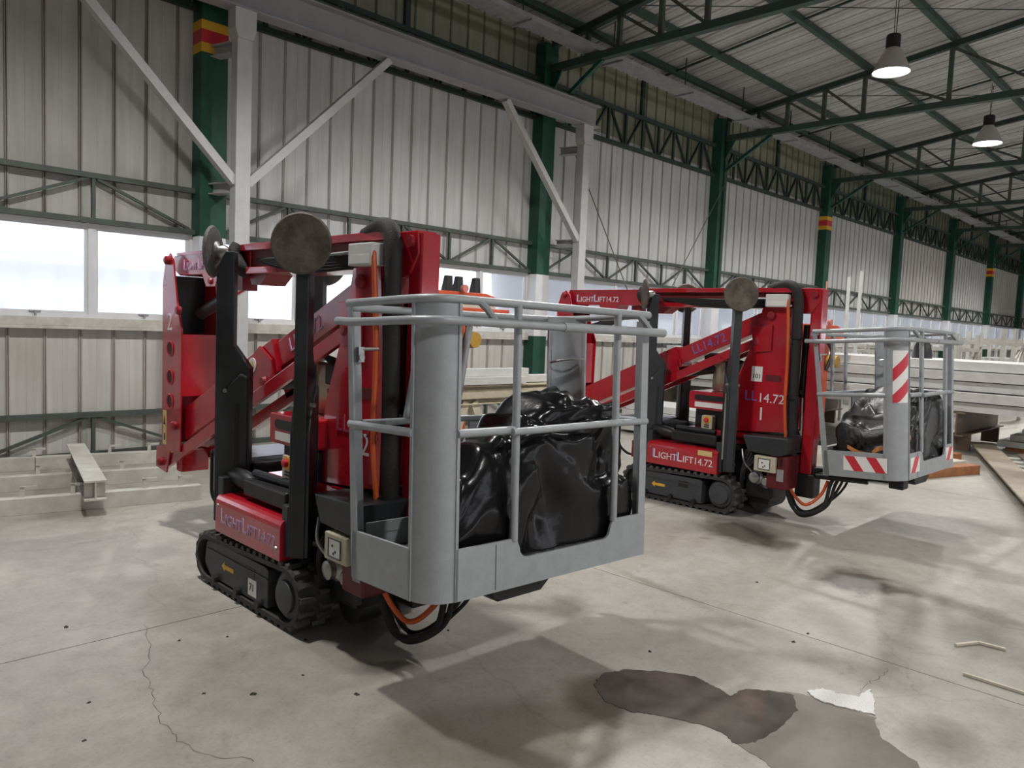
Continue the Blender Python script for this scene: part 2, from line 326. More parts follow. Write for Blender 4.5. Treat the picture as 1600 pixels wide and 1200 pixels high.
for bay in range(-2, NB):
    for k in range(17):
        x = CX0+bay*BAY+k*SW
        if x < XL: continue
        near = bay >= -1 and x > 0.4
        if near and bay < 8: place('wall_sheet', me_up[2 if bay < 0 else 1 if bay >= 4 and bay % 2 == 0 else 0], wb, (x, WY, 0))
        else: far_sheet(x, 2.42, 5.02)
        if near and bay < 4: place('wall_sheet', me_lo, wb, (x, WY, 0))
        else: far_sheet(x, 0, 1.36)
        if near and bay < 3: place('wall_sheet', me_top, wb, (x, WY, 0))
        else: far_sheet(x, 5.02, 6.22)
farb.build('distant_wall_sheets', PANEL, wb, kind='stuff'); fart.build('distant_eaves_sheets', PANELY, wb, kind='stuff')
# the rest of the shell
SHELL = mat('far_wall_sheet', (0.50, 0.49, 0.46), 0.6, var=0.15, scale=0.6)
MB().box(XL-0.1, XL, YF, 9.0, 0, 8.2).build('wall_left', SHELL, kind='structure')
MB().box(XR, XR+0.1, YF, 9.0, 0, 8.2).build('wall_right', SHELL, kind='structure')
wf = MB().box(XL, XR, YF-0.1, YF, 0, 1.4).box(XL, XR, YF-0.1, YF, 2.42, 8.2).build('wall_front', SHELL, kind='structure')

# ---- roof: ceiling deck and single sheets
ce = MB()
for y0, y1 in ((WY+0.2, RIDGE), (RIDGE, YF-0.2)):
    za, zb = roof_z(y0)+0.10, roof_z(y1)+0.10
    ce.add([(XL, y0, za), (XR, y0, za), (XR, y1, zb), (XL, y1, zb), (XL, y0, za+0.06), (XR, y0, za+0.06), (XR, y1, zb+0.06), (XL, y1, zb+0.06)], [(0,1,2,3),(4,7,6,5),(0,4,5,1),(1,5,6,2),(2,6,7,3),(3,7,4,0)])
ce = ce.build('ceiling', mat('roof_deck', (0.42, 0.42, 0.41), 0.7), kind='structure')
RW = 0.966
def roof_sheet():
    pr = []
    for k in range(3):
        x = k*0.322
        pr += [(x+0.003, 0.0), (x+0.11, 0.0), (x+0.125, 0.03), (x+0.155, 0.03), (x+0.17, 0.0), (x+0.24, 0.0), (x+0.245, 0.008), (x+0.255, 0.008), (x+0.26, 0.0)]
    pr.append((RW-0.003, 0.0)); n = len(pr); y0, y1 = WY+0.1, RIDGE
    b = MB(); b.add([(x, y, roof_z(y)+z) for y in (y0, y1) for x, z in pr], [(i, i+1, n+i+1, n+i) for i in range(n-1)])
    o = b.build('roof_sheet', ROOFM); me = o.data; bpy.data.objects.remove(o); return me
rme = roof_sheet(); x = 0.0
while x < XR-1:
    place('roof_sheet', rme, ce, (x, 0, 0)); x += RW

# ---- windows: one light each, five to a bay
def win_meshes(w):
    h0, h1 = 1.45, 2.42
    fr = MB(); t = 0.035
    fr.box(0, w, -0.03, 0.05, h0, h0+t).box(0, w, -0.03, 0.05, h1-t, h1).box(0, t, -0.03, 0.05, h0+t, h1-t).box(w-t, w, -0.03, 0.05, h0+t, h1-t)
    sa = MB(); a, c = t, t+0.028
    sa.box(a, w-a, -0.012, 0.03, h0+a, h0+c).box(a, w-a, -0.012, 0.03, h1-c, h1-a).box(a, c, -0.012, 0.03, h0+c, h1-c).box(w-c, w-a, -0.012, 0.03, h0+c, h1-c)
    pn = MB().box(c-0.004, w-c+0.004, 0.008, 0.012, h0+c-0.004, h1-c+0.004)
    out = []
    for b, n, m in ((fr, 'window_frame', FRAMEW), (sa, 'sash', FRAMEW), (pn, 'pane', GLASS)):
        o = b.build(n, m); out.append(o.data); bpy.data.objects.remove(o)
    hd = MB().box(w/2-0.05, w/2+0.05, -0.04, -0.012, h0+0.045, h0+0.06).box(w/2-0.01, w/2+0.01, -0.05, -0.03, h0+0.02, h0+0.05).build('latch', GALV)
    out.append(hd.data); bpy.data.objects.remove(hd)
    return out
ww = (BAY-0.30)/5; wm = win_meshes(ww); wn = 0
for bay in range(-2, NB):
    for k in range(5):
        x = CX0+0.15+bay*BAY+k*ww
        wn += 1; o = thing('window_%d' % wn, (x, WY, 0), kind='structure')
        for nm, me in zip(('window_frame', 'sash', 'pane', 'latch'), wm):
            if nm == 'latch' and bay > 1: continue
            place(nm, me, o)
MB().box(XL, CX0+9*BAY, WY-0.10, WY+0.03, 1.36, 1.45).box(XL, CX0+9*BAY, WY-0.10, WY-0.085, 1.33, 1.36).build('trim_1', SILLW, kind='structure', bevel=0.004)
MB().box(XL, XR, WY-0.02, WY+0.03, 6.22, 6.34).build('trim_2', DGREEN, kind='structure')

# ---- outdoors behind the panes
MB().box(-40, 120, 9.4, 90, -0.5, -0.3).build('yard', mat('yard_concrete', (0.8, 0.8, 0.8), 0.8, var=0.1, scale=0.3), kind='structure')
sh = thing('neighbouring_shed', (1.2, 13, -0.3), label='pale grey shed with vertical ribs seen through the left window', category='building')
MB().box(-6, 5.2, 0, 6, 0, 2.5).build('shed_wall', mat('shed_sheet', (0.66, 0.67, 0.74), 0.6), sh)
for k in range(24): MB().box(-5.9+k*0.45, -5.82+k*0.45, -0.03, 0, 0, 2.5).build('rib', mat('shed_rib', (0.48, 0.50, 0.58), 0.6), sh)
MB().prism([(-0.8, 2.45), (6.3, 3.6), (6.3, 3.7), (-0.8, 2.6)], 'x', -6.4, 5.6).build('shed_roof', mat('shed_roofing', (0.55, 0.57, 0.63), 0.6), sh)

# ---- columns
def column_meshes():
    w2 = 0.15; y0, y1 = WY-0.22, WY+0.0
    def sec(z0, z1):
        return MB().box(-w2, w2, y0, y0+0.014, z0, z1).box(-w2, w2, y1-0.014, y1, z0, z1).box(-w2, -w2+0.012, y0+0.014, y1-0.014, z0, z1).box(w2-0.012, w2, y0+0.014, y1-0.014, z0, z1)
    L_ = []
    for nm, b, m in (('lower_shaft', sec(0, 1.40), GREEN), ('white_band', sec(1.40, 2.40), COLW), ('upper_shaft', sec(2.40, 6.05), GREEN),
                     ('base_plate', MB().box(-0.2, 0.2, y0-0.06, y1, 0, 0.02), GREEN2), ('stiffener', MB().box(-0.012, 0.012, y0-0.03, y0, 2.45, 6.0), DGREEN),
                     ('cap_bracket', MB().prism([(y0, 5.2), (y0-0.25, 5.62), (y0, 5.62)], 'x', -0.012, 0.012), GREEN)):
        o = b.build(nm, m); L_.append((nm, o.data)); bpy.data.objects.remove(o)
    st = []
    for z0, z1, m in ((4.64, 4.74, YEL), (4.50, 4.64, HRED), (4.40, 4.50, YEL)):
        o = MB().box(-w2-0.003, w2+0.003, y0-0.003, y1, z0, z1).build('stripe', m); st.append(o.data); bpy.data.objects.remove(o)
    return L_, st
cmesh, cst = column_meshes()
for i in range(NB):
    c = thing('wall_column', (CX0+i*BAY, 0, 0), label='%s green steel column from the left along the window wall%s' % (ORD[i], ', banded yellow and red' if i % 3 == 0 else ', plain'), category='column', group='green wall columns')
    for nm, me in cmesh:
        if nm != 'stiffener' or i == 2: place(nm, me, c)
    if i % 3 == 0:
        for me in cst: place('stripe', me, c)

# ---- lattice girts on the wall
def lattice(name, x0, x1, z0, z1, n, ch, m, label, group, y=WY-0.07, web=0.035, verts=True, start=0):
    t = thing(name, (x0, y, z0), label=label, category='girder', group=group); wdt = x1-x0; h = z1-z0
    MB().box(0, wdt, -0.03, 0.03, h-ch, h).build('top_chord', m, t); MB().box(0, wdt, -0.03, 0.03, 0, ch).build('bottom_chord', m, t)
    s = wdt/n
    for k in range(n+1):
        if verts and 0 < k < n: MB().box(k*s-web/2, k*s+web/2, -0.02, 0.02, ch, h-ch).build('post', m, t)
    for k in range(n):
        a, b = (k*s+web, (k+1)*s-web*1.5); za, zb = (ch, h-ch) if (k+start) % 2 == 0 else (h-ch, ch)
        MB().beam((a, 0, za), (b, 0, zb), 0.03, web, up=(0, 1, 0)).build('diagonal', m, t)
    return t
for bay in range(-1, 9):
    x0 = CX0+bay*BAY+0.15; x1 = x0+BAY-0.30
    if bay == -1: x0 = 0.54
    o = ORD[bay+1]
    if bay == -1: nn = 3
    lattice('window_girder', x0, x1, 2.42, 2.93, 3 if bay == -1 else 6, 0.055, GREEN2, 'dull green lattice girder just above the windows in the %s bay from the left' % o, 'lattice girders above the windows', start=1 if bay == -1 else 0)
    lattice('eaves_girder', x0, x1, 4.86, 5.54, 6 if bay == -1 else 10, 0.07, DGREEN, 'dark green lattice girder under the roof edge in the %s bay from the left' % o, 'lattice girders under the eaves', web=0.05)
    if bay < 5:
        lattice('plinth_girder', x0, x1, 0.0, 0.47, 3 if bay == -1 else 6, 0.055, GREEN2, 'dull green lattice girder near the floor in the %s bay from the left' % o, 'lattice girders near the floor', start=1 if bay == -1 else 0)
# lone studs on the eaves strip
for bay in range(0, 7):
    MB().box(-0.04, 0.04, -0.06, 0, 5.54, 6.2).build('eaves_stud', DGREEN, None, (CX0+(bay+0.5)*BAY, WY, 0), label='short dark stud above the eaves girder in the %s bay from the left' % ORD[bay+1], category='stud', group='studs on the eaves strip')

# ---- roof trusses
def truss_meshes():
    L_ = []
    def keep(nm, b, m):
        o = b.build(nm, m); L_.append((nm, o.data)); bpy.data.objects.remove(o)
    zt = lambda y: 6.10+0.144*(8.1-y)
    yl = WY-0.25; yr = 2*RIDGE-yl
    keep('bottom_chord', MB().box(-0.06, 0.06, yr, yl, 5.60, 5.71), GREEN3)
    keep('top_chord', MB().beam((0, yl, zt(yl)), (0, RIDGE, zt(RIDGE)), 0.10, 0.10), DGREEN); keep('top_chord', MB().beam((0, yr, zt(yl)), (0, RIDGE, zt(RIDGE)), 0.10, 0.10), DGREEN)
    ys = [7.85, 7.25, 6.52, 5.78, 4.35, 2.9, 1.45, 0, -1.45, RIDGE]
    for sgn in (1, -1):
        f = (lambda y: y) if sgn > 0 else (lambda y: 2*RIDGE-y)
        for y in ys[:(10 if sgn > 0 else 9)]: keep('post', MB().box(-0.03, 0.03, f(y)-0.035, f(y)+0.035, 5.70, zt(y)-0.03), GREEN2)
        prev = None
        for a, b in zip(ys[:-1], ys[1:]): keep('diagonal', MB().beam((0, f(a)-sgn*0.04, zt(a)-0.06), (0, f(b)+sgn*0.04, 5.73), 0.045, 0.045, up=(1, 0, 0)), GREEN2)
        keep('knee_brace', MB().beam((0, f(WY-0.24), 4.98), (0, f(7.55), 5.60), 0.06, 0.06, up=(1, 0, 0)), GREEN)
    return L_
tm = truss_meshes()
for i in range(NB):
    t = thing('roof_truss', (CX0+i*BAY, 0, 0), label='green lattice roof truss springing from the %s column from the left' % ORD[i], category='truss', group='green roof trusses')
    for nm, me in tm: place(nm, me, t)
PY = [8.1, 7.25, 5.78, 4.35, 2.9, 1.45, 0, -1.45, RIDGE]
PN = ['at the wall head', 'nearest the cable tray', 'second out from the wall', 'third out from the wall', 'fourth out from the wall', 'fifth out from the wall', 'sixth out from the wall', 'seventh out from the wall', 'at the ridge']
for y, pn in zip(PY, PN):
    MB().box(XL, XR, -0.045, 0.045, 0, 0.10).build('roof_purlin', GREEN3 if y > 3 else GREEN2, None, (0, y, roof_z(y)-0.11), label='long green purlin under the roof sheets, '+pn, category='purlin', group='roof purlins')
for i in range(9):
    for q, off in enumerate((0.5,)):
        x = CX0+(i+off)*BAY; b = MB().beam((x, 8.5, roof_z(8.5)-0.07), (x, RIDGE, roof_z(RIDGE)-0.07), 0.035, 0.03)
        b.build('sag_bar', DGREEN, label='thin dark bar between purlins in the %s full bay from the left' % ORD[i], category='bar', group='bars between the purlins')
# roof cross-bracing wires
for i in (1, 2, 3, 4):
    xa, xb = CX0+i*BAY+0.1, CX0+(i+1)*BAY-0.1; ya, yb = (7.0, 3.0)
    MB().cyl((xa, ya, roof_z(ya)-0.18), (xb, yb, roof_z(yb)-0.18), 0.008, 5).build('bracing_wire', DGREEN, label='thin roof bracing wire between the %s and %s truss from the left' % (ORD[i], ORD[i+1]), category='wire', group='roof bracing wires')

# ---- cable tray along the eaves
ct = thing('cable_tray', (0, 7.75, 5.74), label='long galvanised cable tray hung along the window wall under the roof', category='cable tray')
MB().box(0.5, 60, -0.15, 0.15, 0, 0.012).box(0.5, 60, -0.15, -0.138, 0.012, 0.07).box(0.5, 60, 0.138, 0.15, 0.012, 0.07).build('tray', GALV, ct)
hb = None
for k in range(22):
    x = 1.6+k*2.05
    MB().cyl((x, 0.0, 0), (x, 0.0, 0.62), 0.012, 6).build('hanger_rod', DGREEN, ct)
    MB().box(x-0.02, x+0.02, -0.20, 0.20, -0.03, 0).build('hanger_bar', GALV, ct)
for k in range(3):
    MB().tube([(0.6+j*1.2, -0.07+k*0.06+0.015*math.sin(j*1.7+k), 0.03) for j in range(48)], 0.014, 6).build('cable', BLK if k else GALV, ct)
MB().box(0.4, 58, -0.06, 0.06, 0, 0.05).build('light_trunking', GALV, None, (0, 8.15, 5.98), label='slim grey trunking running above and behind the cable tray', category='trunking')

# ---- pendant lamps
def lamp_meshes():
    L_ = []
    def keep(nm, b, m, sm=True):
        o = b.build(nm, m, smooth=sm); L_.append((nm, o.data)); bpy.data.objects.remove(o)
    keep('housing', MB().lathe([(0.10, 0.40), (0.115, 0.41), (0.115, 0.60), (0.10, 0.62)], (0, 0, 0), (0, 0, 1), 20), BLK)
    keep('reflector', MB().lathe([(0.30, 0.0), (0.285, 0.04), (0.22, 0.2), (0.14, 0.34), (0.10, 0.40), (0.095, 0.40), (0.13, 0.33), (0.21, 0.19), (0.275, 0.035), (0.295, 0.0)], (0, 0, 0), (0, 0, 1), 32, caps=False), mat('lamp_reflector', (0.55, 0.52, 0.50), 0.35, metal=0.4))
    keep('lens', MB().lathe([(0.272, 0.025), (0.272, 0.035)], (0, 0, 0), (0, 0, 1), 32), emit('lamp_glow', (1, 0.98, 0.94), 14))
    keep('hook', MB().tube([(0, 0, 0.62), (0, 0, 0.68), (0.02, 0, 0.70), (0, 0, 0.73)], 0.008, 6), STEEL)
    keep('suspension_cable', MB().cyl((0, 0, 0.73), (0, 0, 1.35), 0.006, 5), BLK)
    keep('power_cable', MB().tube(bez([(0.10, 0, 0.35), (0.2, 0.05, 0.5), (0.16, 0.02, 0.8), (0.12, 0, 1.3)], 6), 0.007, 5), BLK)
    return L_
lm = lamp_meshes(); LZ = 5.62
n_l = 0
for row, y in enumerate((4.5, -3.2)):  # second row is out of view; its leftmost lamp is added for fill
    for k in range(-2, 7):
        x = 12.45+(k-2)*BAY*1.0
        if x < 0: continue
        nm = 'industrial bell pendant lamp, %s along the %s row from the window wall' % (ORD[n_l % 12] if False else ORD[k+2], ORD[row])
        t = thing('pendant_lamp', (x, y, LZ), label=nm, category='lamp', group='bell pendant lamps')
        t.scale = (0.9, 0.9, 0.9)
        for a, me in lm: place(a, me, t)
        ld = bpy.data.lights.new('lamp_light', 'SPOT'); ld.energy = LAMP_W; ld.spot_size = math.radians(150); ld.spot_blend = 0.5; ld.shadow_soft_size = 0.16; ld.color = (1.0, 0.985, 0.96)
        lo = bpy.data.objects.new('lamp_light', ld); COL.objects.link(lo); lo.parent = t; lo.location = (0, 0, 0.0)

# ---- crane runway in front of the first bay
def gantry():
    g = thing('crane_runway', (0, 8.2, 0), label='pale grey crane runway beam on two braced posts before the first bays', category='runway')
    P = lambda nm, b, m=LGREY: b.build(nm, m, g, bevel=0.003)
    P('runway_beam', MB().ibeam((-3, 0, 4.98), (9.98, 0, 4.98), 0.22, 0.34, 0.018), mat('runway_shaded_grey', (0.33, 0.325, 0.335), 0.5, var=0.12, scale=3)); P('rail', MB().box(-3, 9.98, -0.03, 0.03, 5.15, 5.21), GREEN2)  # beam colour darkened for the shade on it; posts keep the plain grey
    for x in (3.93, 9.72):
        P('post', MB().box(x-0.085, x+0.085, -0.07, 0.07, 0, 4.55)); P('head_plate', MB().prism([(x-0.085, 4.5), (x+0.085, 4.5), (x+0.12, 4.6), (x+0.12, 4.81), (x-0.12, 4.81), (x-0.12, 4.6)], 'y', -0.09, 0.09))
        P('foot_plate', MB().box(x-0.15, x+0.15, -0.14, 0.14, 0, 0.02))
        for z in (2.93, 4.42): P('bracket', MB().ibeam((x-0.05, 0.07, z), (x-0.13, 0.38, z), 0.14, 0.12, 0.012), mat('bracket_grey', (0.40, 0.40, 0.39), 0.5, var=0.1))
    P('brace', MB().beam((4.0, 0, 2.98), (5.85, 0, 4.80), 0.09, 0.10, up=(0, 1, 0))); P('brace', MB().beam((3.86, 0, 2.98), (2.05, 0, 4.80), 0.09, 0.10, up=(0, 1, 0)))
    P('brace', MB().beam((9.65, 0, 2.98), (7.92, 0, 4.80), 0.09, 0.10, up=(0, 1, 0)))
gantry()
# wall bracing ropes in the second full bay
for n_, (a, b) in enumerate((((9.85, 4.45), (12.1, 1.5)), ((14.75, 4.75), (12.2, 1.5)))):
    MB().cyl((a[0], WY-0.3, a[1]), (b[0], WY-0.3, b[1]), 0.010, 5).build('bracing_rope', mat('rope', (0.16, 0.15, 0.13), 0.8), label='thin steel rope slanting down to the %s across the second full bay' % ('right' if n_ == 0 else 'left'), category='rope', group='wall bracing ropes')
sg = thing('fire_sign', (3.83, WY-0.235, 1.18), label='red and white fire notice on the first green column', category='sign')
MB().box(-0.07, 0.09, -0.006, 0, 0.0, 0.28).build('sign_board', STICK, sg); MB().box(-0.07, 0.09, -0.009, -0.006, 0.0, 0.105).build('red_field', mat('sign_red', (0.62, 0.05, 0.02), 0.5), sg); MB().box(-0.07, 0.09, -0.009, -0.006, 0.225, 0.245).build('red_line', HRED, sg)
MB().box(-0.05, 0.05, -0.006, 0, 0, 0.22).build('small_sign', mat('sign_orange', (0.7, 0.36, 0.22), 0.5), None, (CX0+3*BAY+0.05, WY-0.235, 2.85), label='small orange and white notice on the fourth green column', category='sign')

# ================================================================== tracked boom lifts (forward is -y, the side in view is -x)
def arcs(c, r, a0, a1, n):
    return [(c[0]+r*math.cos(a0+(a1-a0)*k/n), c[1]+r*math.sin(a0+(a1-a0)*k/n)) for k in range(n+1)]
def rrect(x0, x1, y0, y1, r, n=4):
    return arcs((x1-r, y1-r), r, 0, PI/2, n)+arcs((x0+r, y1-r), r, PI/2, PI, n)+arcs((x0+r, y0+r), r, PI, 1.5*PI, n)+arcs((x1-r, y0+r), r, 1.5*PI, 2*PI, n)
def track_path(off=0.0):
    """(v, z) loop round the front drive wheel and the rear idler"""
    cf, rf, cr, rr = (-0.43, 0.170), 0.150+off, (0.46, 0.152), 0.132+off
    P = arcs(cf, rf, 1.5*PI, 0.5*PI, 14)+arcs(cr, rr, 0.5*PI, -0.5*PI, 14)
    out = []; n = len(P)
    for i in range(n):
        a, b = P[i], P[(i+1) % n]; d = math.dist(a, b); m = max(1, int(d/0.05))
        for j in range(m): out.append((a[0]+(b[0]-a[0])*j/m, a[1]+(b[1]-a[1])*j/m))
    return out
LUGME = None
def lug_mesh():
    global LUGME
    if LUGME: return LUGME
    b = MB()
    for u0, u1, sh in ((-0.092, -0.012, -0.012), (0.012, 0.092, 0.012)):
        b.add([(u0, sh-0.020, -0.004), (u1, sh-0.014, -0.004), (u1, sh+0.014, -0.004), (u0, sh+0.020, -0.004), (u0+0.003, sh-0.013, 0.019), (u1-0.003, sh-0.009, 0.019), (u1-0.003, sh+0.009, 0.019), (u0+0.003, sh+0.013, 0.019)],
              [(0,3,2,1),(4,5,6,7),(0,1,5,4),(1,2,6,5),(2,3,7,6),(3,0,4,7)])
    o = b.build('tread_lug', LUG); LUGME = o.data; bpy.data.objects.remove(o); return LUGME
def lettering(parent, loc, rot, h, m1, m2, body2='14.72', small=0.72, lead=True):
    """small-caps maker's lettering: large capitals, smaller rest"""
    x = 0.0; rotm = Matrix.Rotation(rot[2], 4, 'Z') @ Matrix.Rotation(rot[1], 4, 'Y') @ Matrix.Rotation(rot[0], 4, 'X')
    for body, s, m in (('L', 1.0, m1), ('IGHT', small, m2), ('L', 1.0, m1), ('IFT'+body2, small, m2)):
        p = Vector(loc)+rotm.to_3x3() @ Vector((x, -(1-s)*h*0.34, 0))
        o = text_mesh('lettering', body, h*s, m2 if body == 'L' else m, parent, p, rot)
        if body == 'L' and m1 is not m2: text_mesh('letter_shadow', body, h*s, m1, parent, p+rotm.to_3x3() @ Vector((-h*0.12, 0, -0.0006)), rot)
        x += o.dimensions.x+h*0.05 if body != 'L' else h*0.52
    return x

def make_basket(par, q, hazard, hook_side=1):
    x, y, z, ya, pi_, ro, W, D, Ht, r, sp = q
    TO = 0.205; t = 0.006
    pan = [(r, 0.012), (W-0.01, 0.012), (W-0.01, D-r), (W-r, D-0.012), (0.012, D-0.012), (0.012, r), (0.3*r+0.008, 0.3*r+0.008)]; base = MB(); base.prism(pan, 'z', 0.095, 0.11)
    bk = base.build('basket', mat('chequer_plate', (0.17, 0.18, 0.19), 0.35, metal=0.6, var=0.3, scale=20), par, (x, y, z)); bk.rotation_euler = (pi_, ro, ya)
    bk['label'] = 'grey steel work basket with tubular rails'
    P = lambda nm, b, m=GREYP, bev=0.0, sm=False: b.build(nm, m, bk, bevel=bev, smooth=sm)
    P('under_frame', MB().prism([(r, 0.03), (W-0.03, 0.03), (W-0.03, D-r), (W-r, D-0.03), (0.03, D-0.03), (0.03, r)], 'z', -0.012, 0.035), BLK)
    tb_ = MB(); sx_ = 0.036
    for i_ in range(int((W-0.04)/sx_)):
        for j_ in range(int((D-0.04)/sx_)):
            cx_, cy_ = 0.035+i_*sx_, 0.035+j_*sx_
            if cx_ < r and cy_ < r and math.hypot(r-cx_, r-cy_) > r-0.02: continue
            if cx_ > W-r and cy_ > D-r: continue
            dx_, dy_ = (0.012, 0.012) if (i_+j_) % 2 else (0.012, -0.012)
            tb_.beam((cx_-dx_, cy_-dy_, 0.111), (cx_+dx_, cy_+dy_, 0.111), 0.006, 0.004)
    tb_.build('tread_bars', STEEL, bk, kind='stuff')
    # toe boards
    P('toe_board', MB().box(-t, t, r, D, 0, TO), bev=0.002)
    xa, xb, lo, rc = 0.33*W+0.03, 0.80*W, 0.118, 0.045
    fr = [(r, 0), (W, 0), (W, TO), (xb+0.02, TO)]+[(xb-rc+rc*math.cos(a), lo+rc+rc*math.sin(a)) for a in (0, -0.4, -0.8, -1.2, -PI/2)]+[(xa+rc+rc*math.cos(a), lo+rc+rc*math.sin(a)) for a in (-PI/2, -PI/2-0.4, -PI/2-0.8, -PI/2-1.2, -PI)]+[(xa-0.02, TO), (r, TO)]
    P('toe_board', MB().prism(fr, 'y', -t, t)); P('toe_board', MB().box(0.0, W-0.1, D-t, D+t, 0, TO-0.03)); P('toe_board', MB().box(W-t, W+t, 0, D, 0, TO-0.02))
    P('weld_seam', MB().box(0.25*W, 0.25*W+0.003, -t-0.002, -t, 0.01, TO-0.01), mat('seam_dark', (0.10, 0.10, 0.11), 0.6))
    # rolled corner columns (front left, back right)
    def rolled(cx, cy, a0, a1, nm='corner_column', top=Ht):
        n = 12; vs = []; fs = []
        for zz in (0, top):
            for rr in (r, r-0.008):
                for k in range(n+1):
                    a = a0+(a1-a0)*k/n; vs.append((cx+rr*math.cos(a), cy+rr*math.sin(a), zz))
        m = n+1
        for k in range(n):
            fs += [(k, k+1, 2*m+k+1, 2*m+k), (m+k, 3*m+k, 3*m+k+1, m+k+1), (2*m+k, 2*m+k+1, 3*m+k+1, 3*m+k), (k, m+k, m+k+1, k+1)]
        fs += [(0, 2*m, 3*m, m), (n, m+n, 3*m+n, 2*m+n)]
        return P(nm, MB().add(vs, fs), sm=True)
    rolled(r, r, PI, 1.5*PI)
    P('corner_lip', MB().box(-0.006, 0.006, r-0.002, r+0.014, 0, Ht)); P('corner_lip', MB().box(r-0.002, r+0.012, -0.006, 0.006, 0, Ht))
    rb = rolled(W-r, D-r, 0, 0.5*PI, top=Ht); 
    P('corner_lip', MB().box(W-0.006, W+0.006, D-r-0.02, D-r, 0, Ht)); P('corner_lip', MB().box(W-r-0.02, W-r, D-0.006, D+0.006, 0, Ht))
    # angle posts (back left leans out, front right)
    lean = sp/Ht
    P('angle_post', MB().add([(-0.006, D-0.05, 0), (0.0, D-0.05, 0), (0.0, D, 0), (-0.006, D, 0), (-0.006, D-0.03+sp, Ht), (0.0, D-0.03+sp, Ht), (0.0, D+sp, Ht), (-0.006, D+sp, Ht)], [(0,3,2,1),(4,5,6,7),(0,1,5,4),(1,2,6,5),(2,3,7,6),(3,0,4,7)])
      .add([(0, D-0.006, 0), (0.055, D-0.006, 0), (0.055, D, 0), (0, D, 0), (0, D+sp-0.006, Ht), (0.055, D+sp-0.006, Ht), (0.055, D+sp, Ht), (0, D+sp, Ht)], [(0,3,2,1),(4,5,6,7),(0,1,5,4),(1,2,6,5),(2,3,7,6),(3,0,4,7)]))
    P('angle_post', MB().box(W-0.05, W, -0.005, 0.005, 0, Ht-0.03).box(W-0.005, W+0.005, 0, 0.07, 0, Ht-0.03))
    # rails
    rr = 0.0175
    def Y(zz): return D+sp*zz/Ht
    top = fillet([(0.0, Y(Ht), Ht), (0.0, 0.0, Ht), (W, 0.0, Ht)], r*1.3, 8)
    P('top_rail', MB().tube(top, rr, 10), sm=True)
    P('top_rail', MB().tube(fillet([(W, 0.0, Ht), (W, Y(Ht)*0.96, Ht-0.01), (0.0, Y(Ht), Ht-0.02)], r, 6), rr, 10), sm=True)
    o = 0.045; zb = Ht-0.085
    P('bumper_rail', MB().tube(fillet([(-0.02, Y(zb)+0.06, zb+0.01), (-o, Y(zb)-0.1, zb), (-o, -o, zb), (W+0.06, -o, zb)], r*1.5, 8), rr, 10), sm=True)
    P('rail_sleeve', MB().tube([(W*0.50, -o, zb), (W+0.062, -o, zb)], rr+0.003, 10), sm=True)
    for xx in (0.19*W, 0.955*W): P('rail_strut', MB().tube([(xx-0.03, 0, Ht), (xx, -o*0.3, Ht-0.03), (xx+0.025, -o, zb)], rr*0.85, 8), sm=True)
    zm = 0.655
    P('mid_rail', MB().tube([(0.0, Y(zm), zm), (0.0, r, zm)], rr, 10), sm=True); P('mid_rail', MB().tube([(r, 0, zm), (0.335*W, 0, zm)], rr, 10), sm=True)
    P('mid_rail', MB().tube([(0.30*W, -0.022, zm-0.005), (0.84*W, -0.022, zm+0.005)], rr*0.9, 10), sm=True); P('mid_rail', MB().tube([(0.82*W, 0, zm), (W, 0, zm)], rr*0.9, 10), sm=True)
    P('mid_rail', MB().tube([(0.05, Y(zm), zm), (W-r, Y(zm)-0.02, zm)], rr*0.9, 10), sm=True); P('mid_rail', MB().tube([(W, 0.05, zm), (W, D-r, zm)], rr*0.9, 10), sm=True)
    for xx, z0 in ((0.33*W, TO), (0.82*W, TO)): P('upright', MB().tube([(xx, 0, z0-0.01), (xx, -0.0, Ht)], rr, 10), sm=True)
    for xt, xb2 in ((0.30*W, 0.22*W), (0.52*W, 0.44*W)): P('back_upright', MB().tube([(xb2, Y(zm), zm), (xt, Y(Ht)-0.01, Ht-0.02)], rr*0.9, 10), sm=True)
    P('back_plate', MB().box(0.50*W, 0.70*W, D+0.02, D+0.03, 0.48, 0.66)); P('back_plate', MB().box(0.06, 0.40*W, D-0.012, D-0.004, TO-0.03, TO+0.02))
    # gate latch and wire handles
    P('latch', MB().box(0.028, 0.056, Y(0.95)-0.03, Y(0.95)-0.012, 0.92, 0.985).cyl((0.042, Y(0.95)-0.02, 0.975), (0.115, Y(0.95)-0.05, 0.978), 0.008, 8).cyl((0.042, Y(0.95)-0.035, 0.94), (0.042, Y(0.95)-0.01, 0.94), 0.014, 10), STEEL, sm=True)
    hx, hy = W-r, D-r
    P('wire_handle', MB().tube(fillet([(hx-0.02, D-0.02, 0.93), (hx-0.02, D-0.07, 0.94), (W-0.07, hy-0.03, 0.955), (W-0.01, hy-0.02, 0.95)], 0.03), 0.006, 6), STEEL, sm=True)
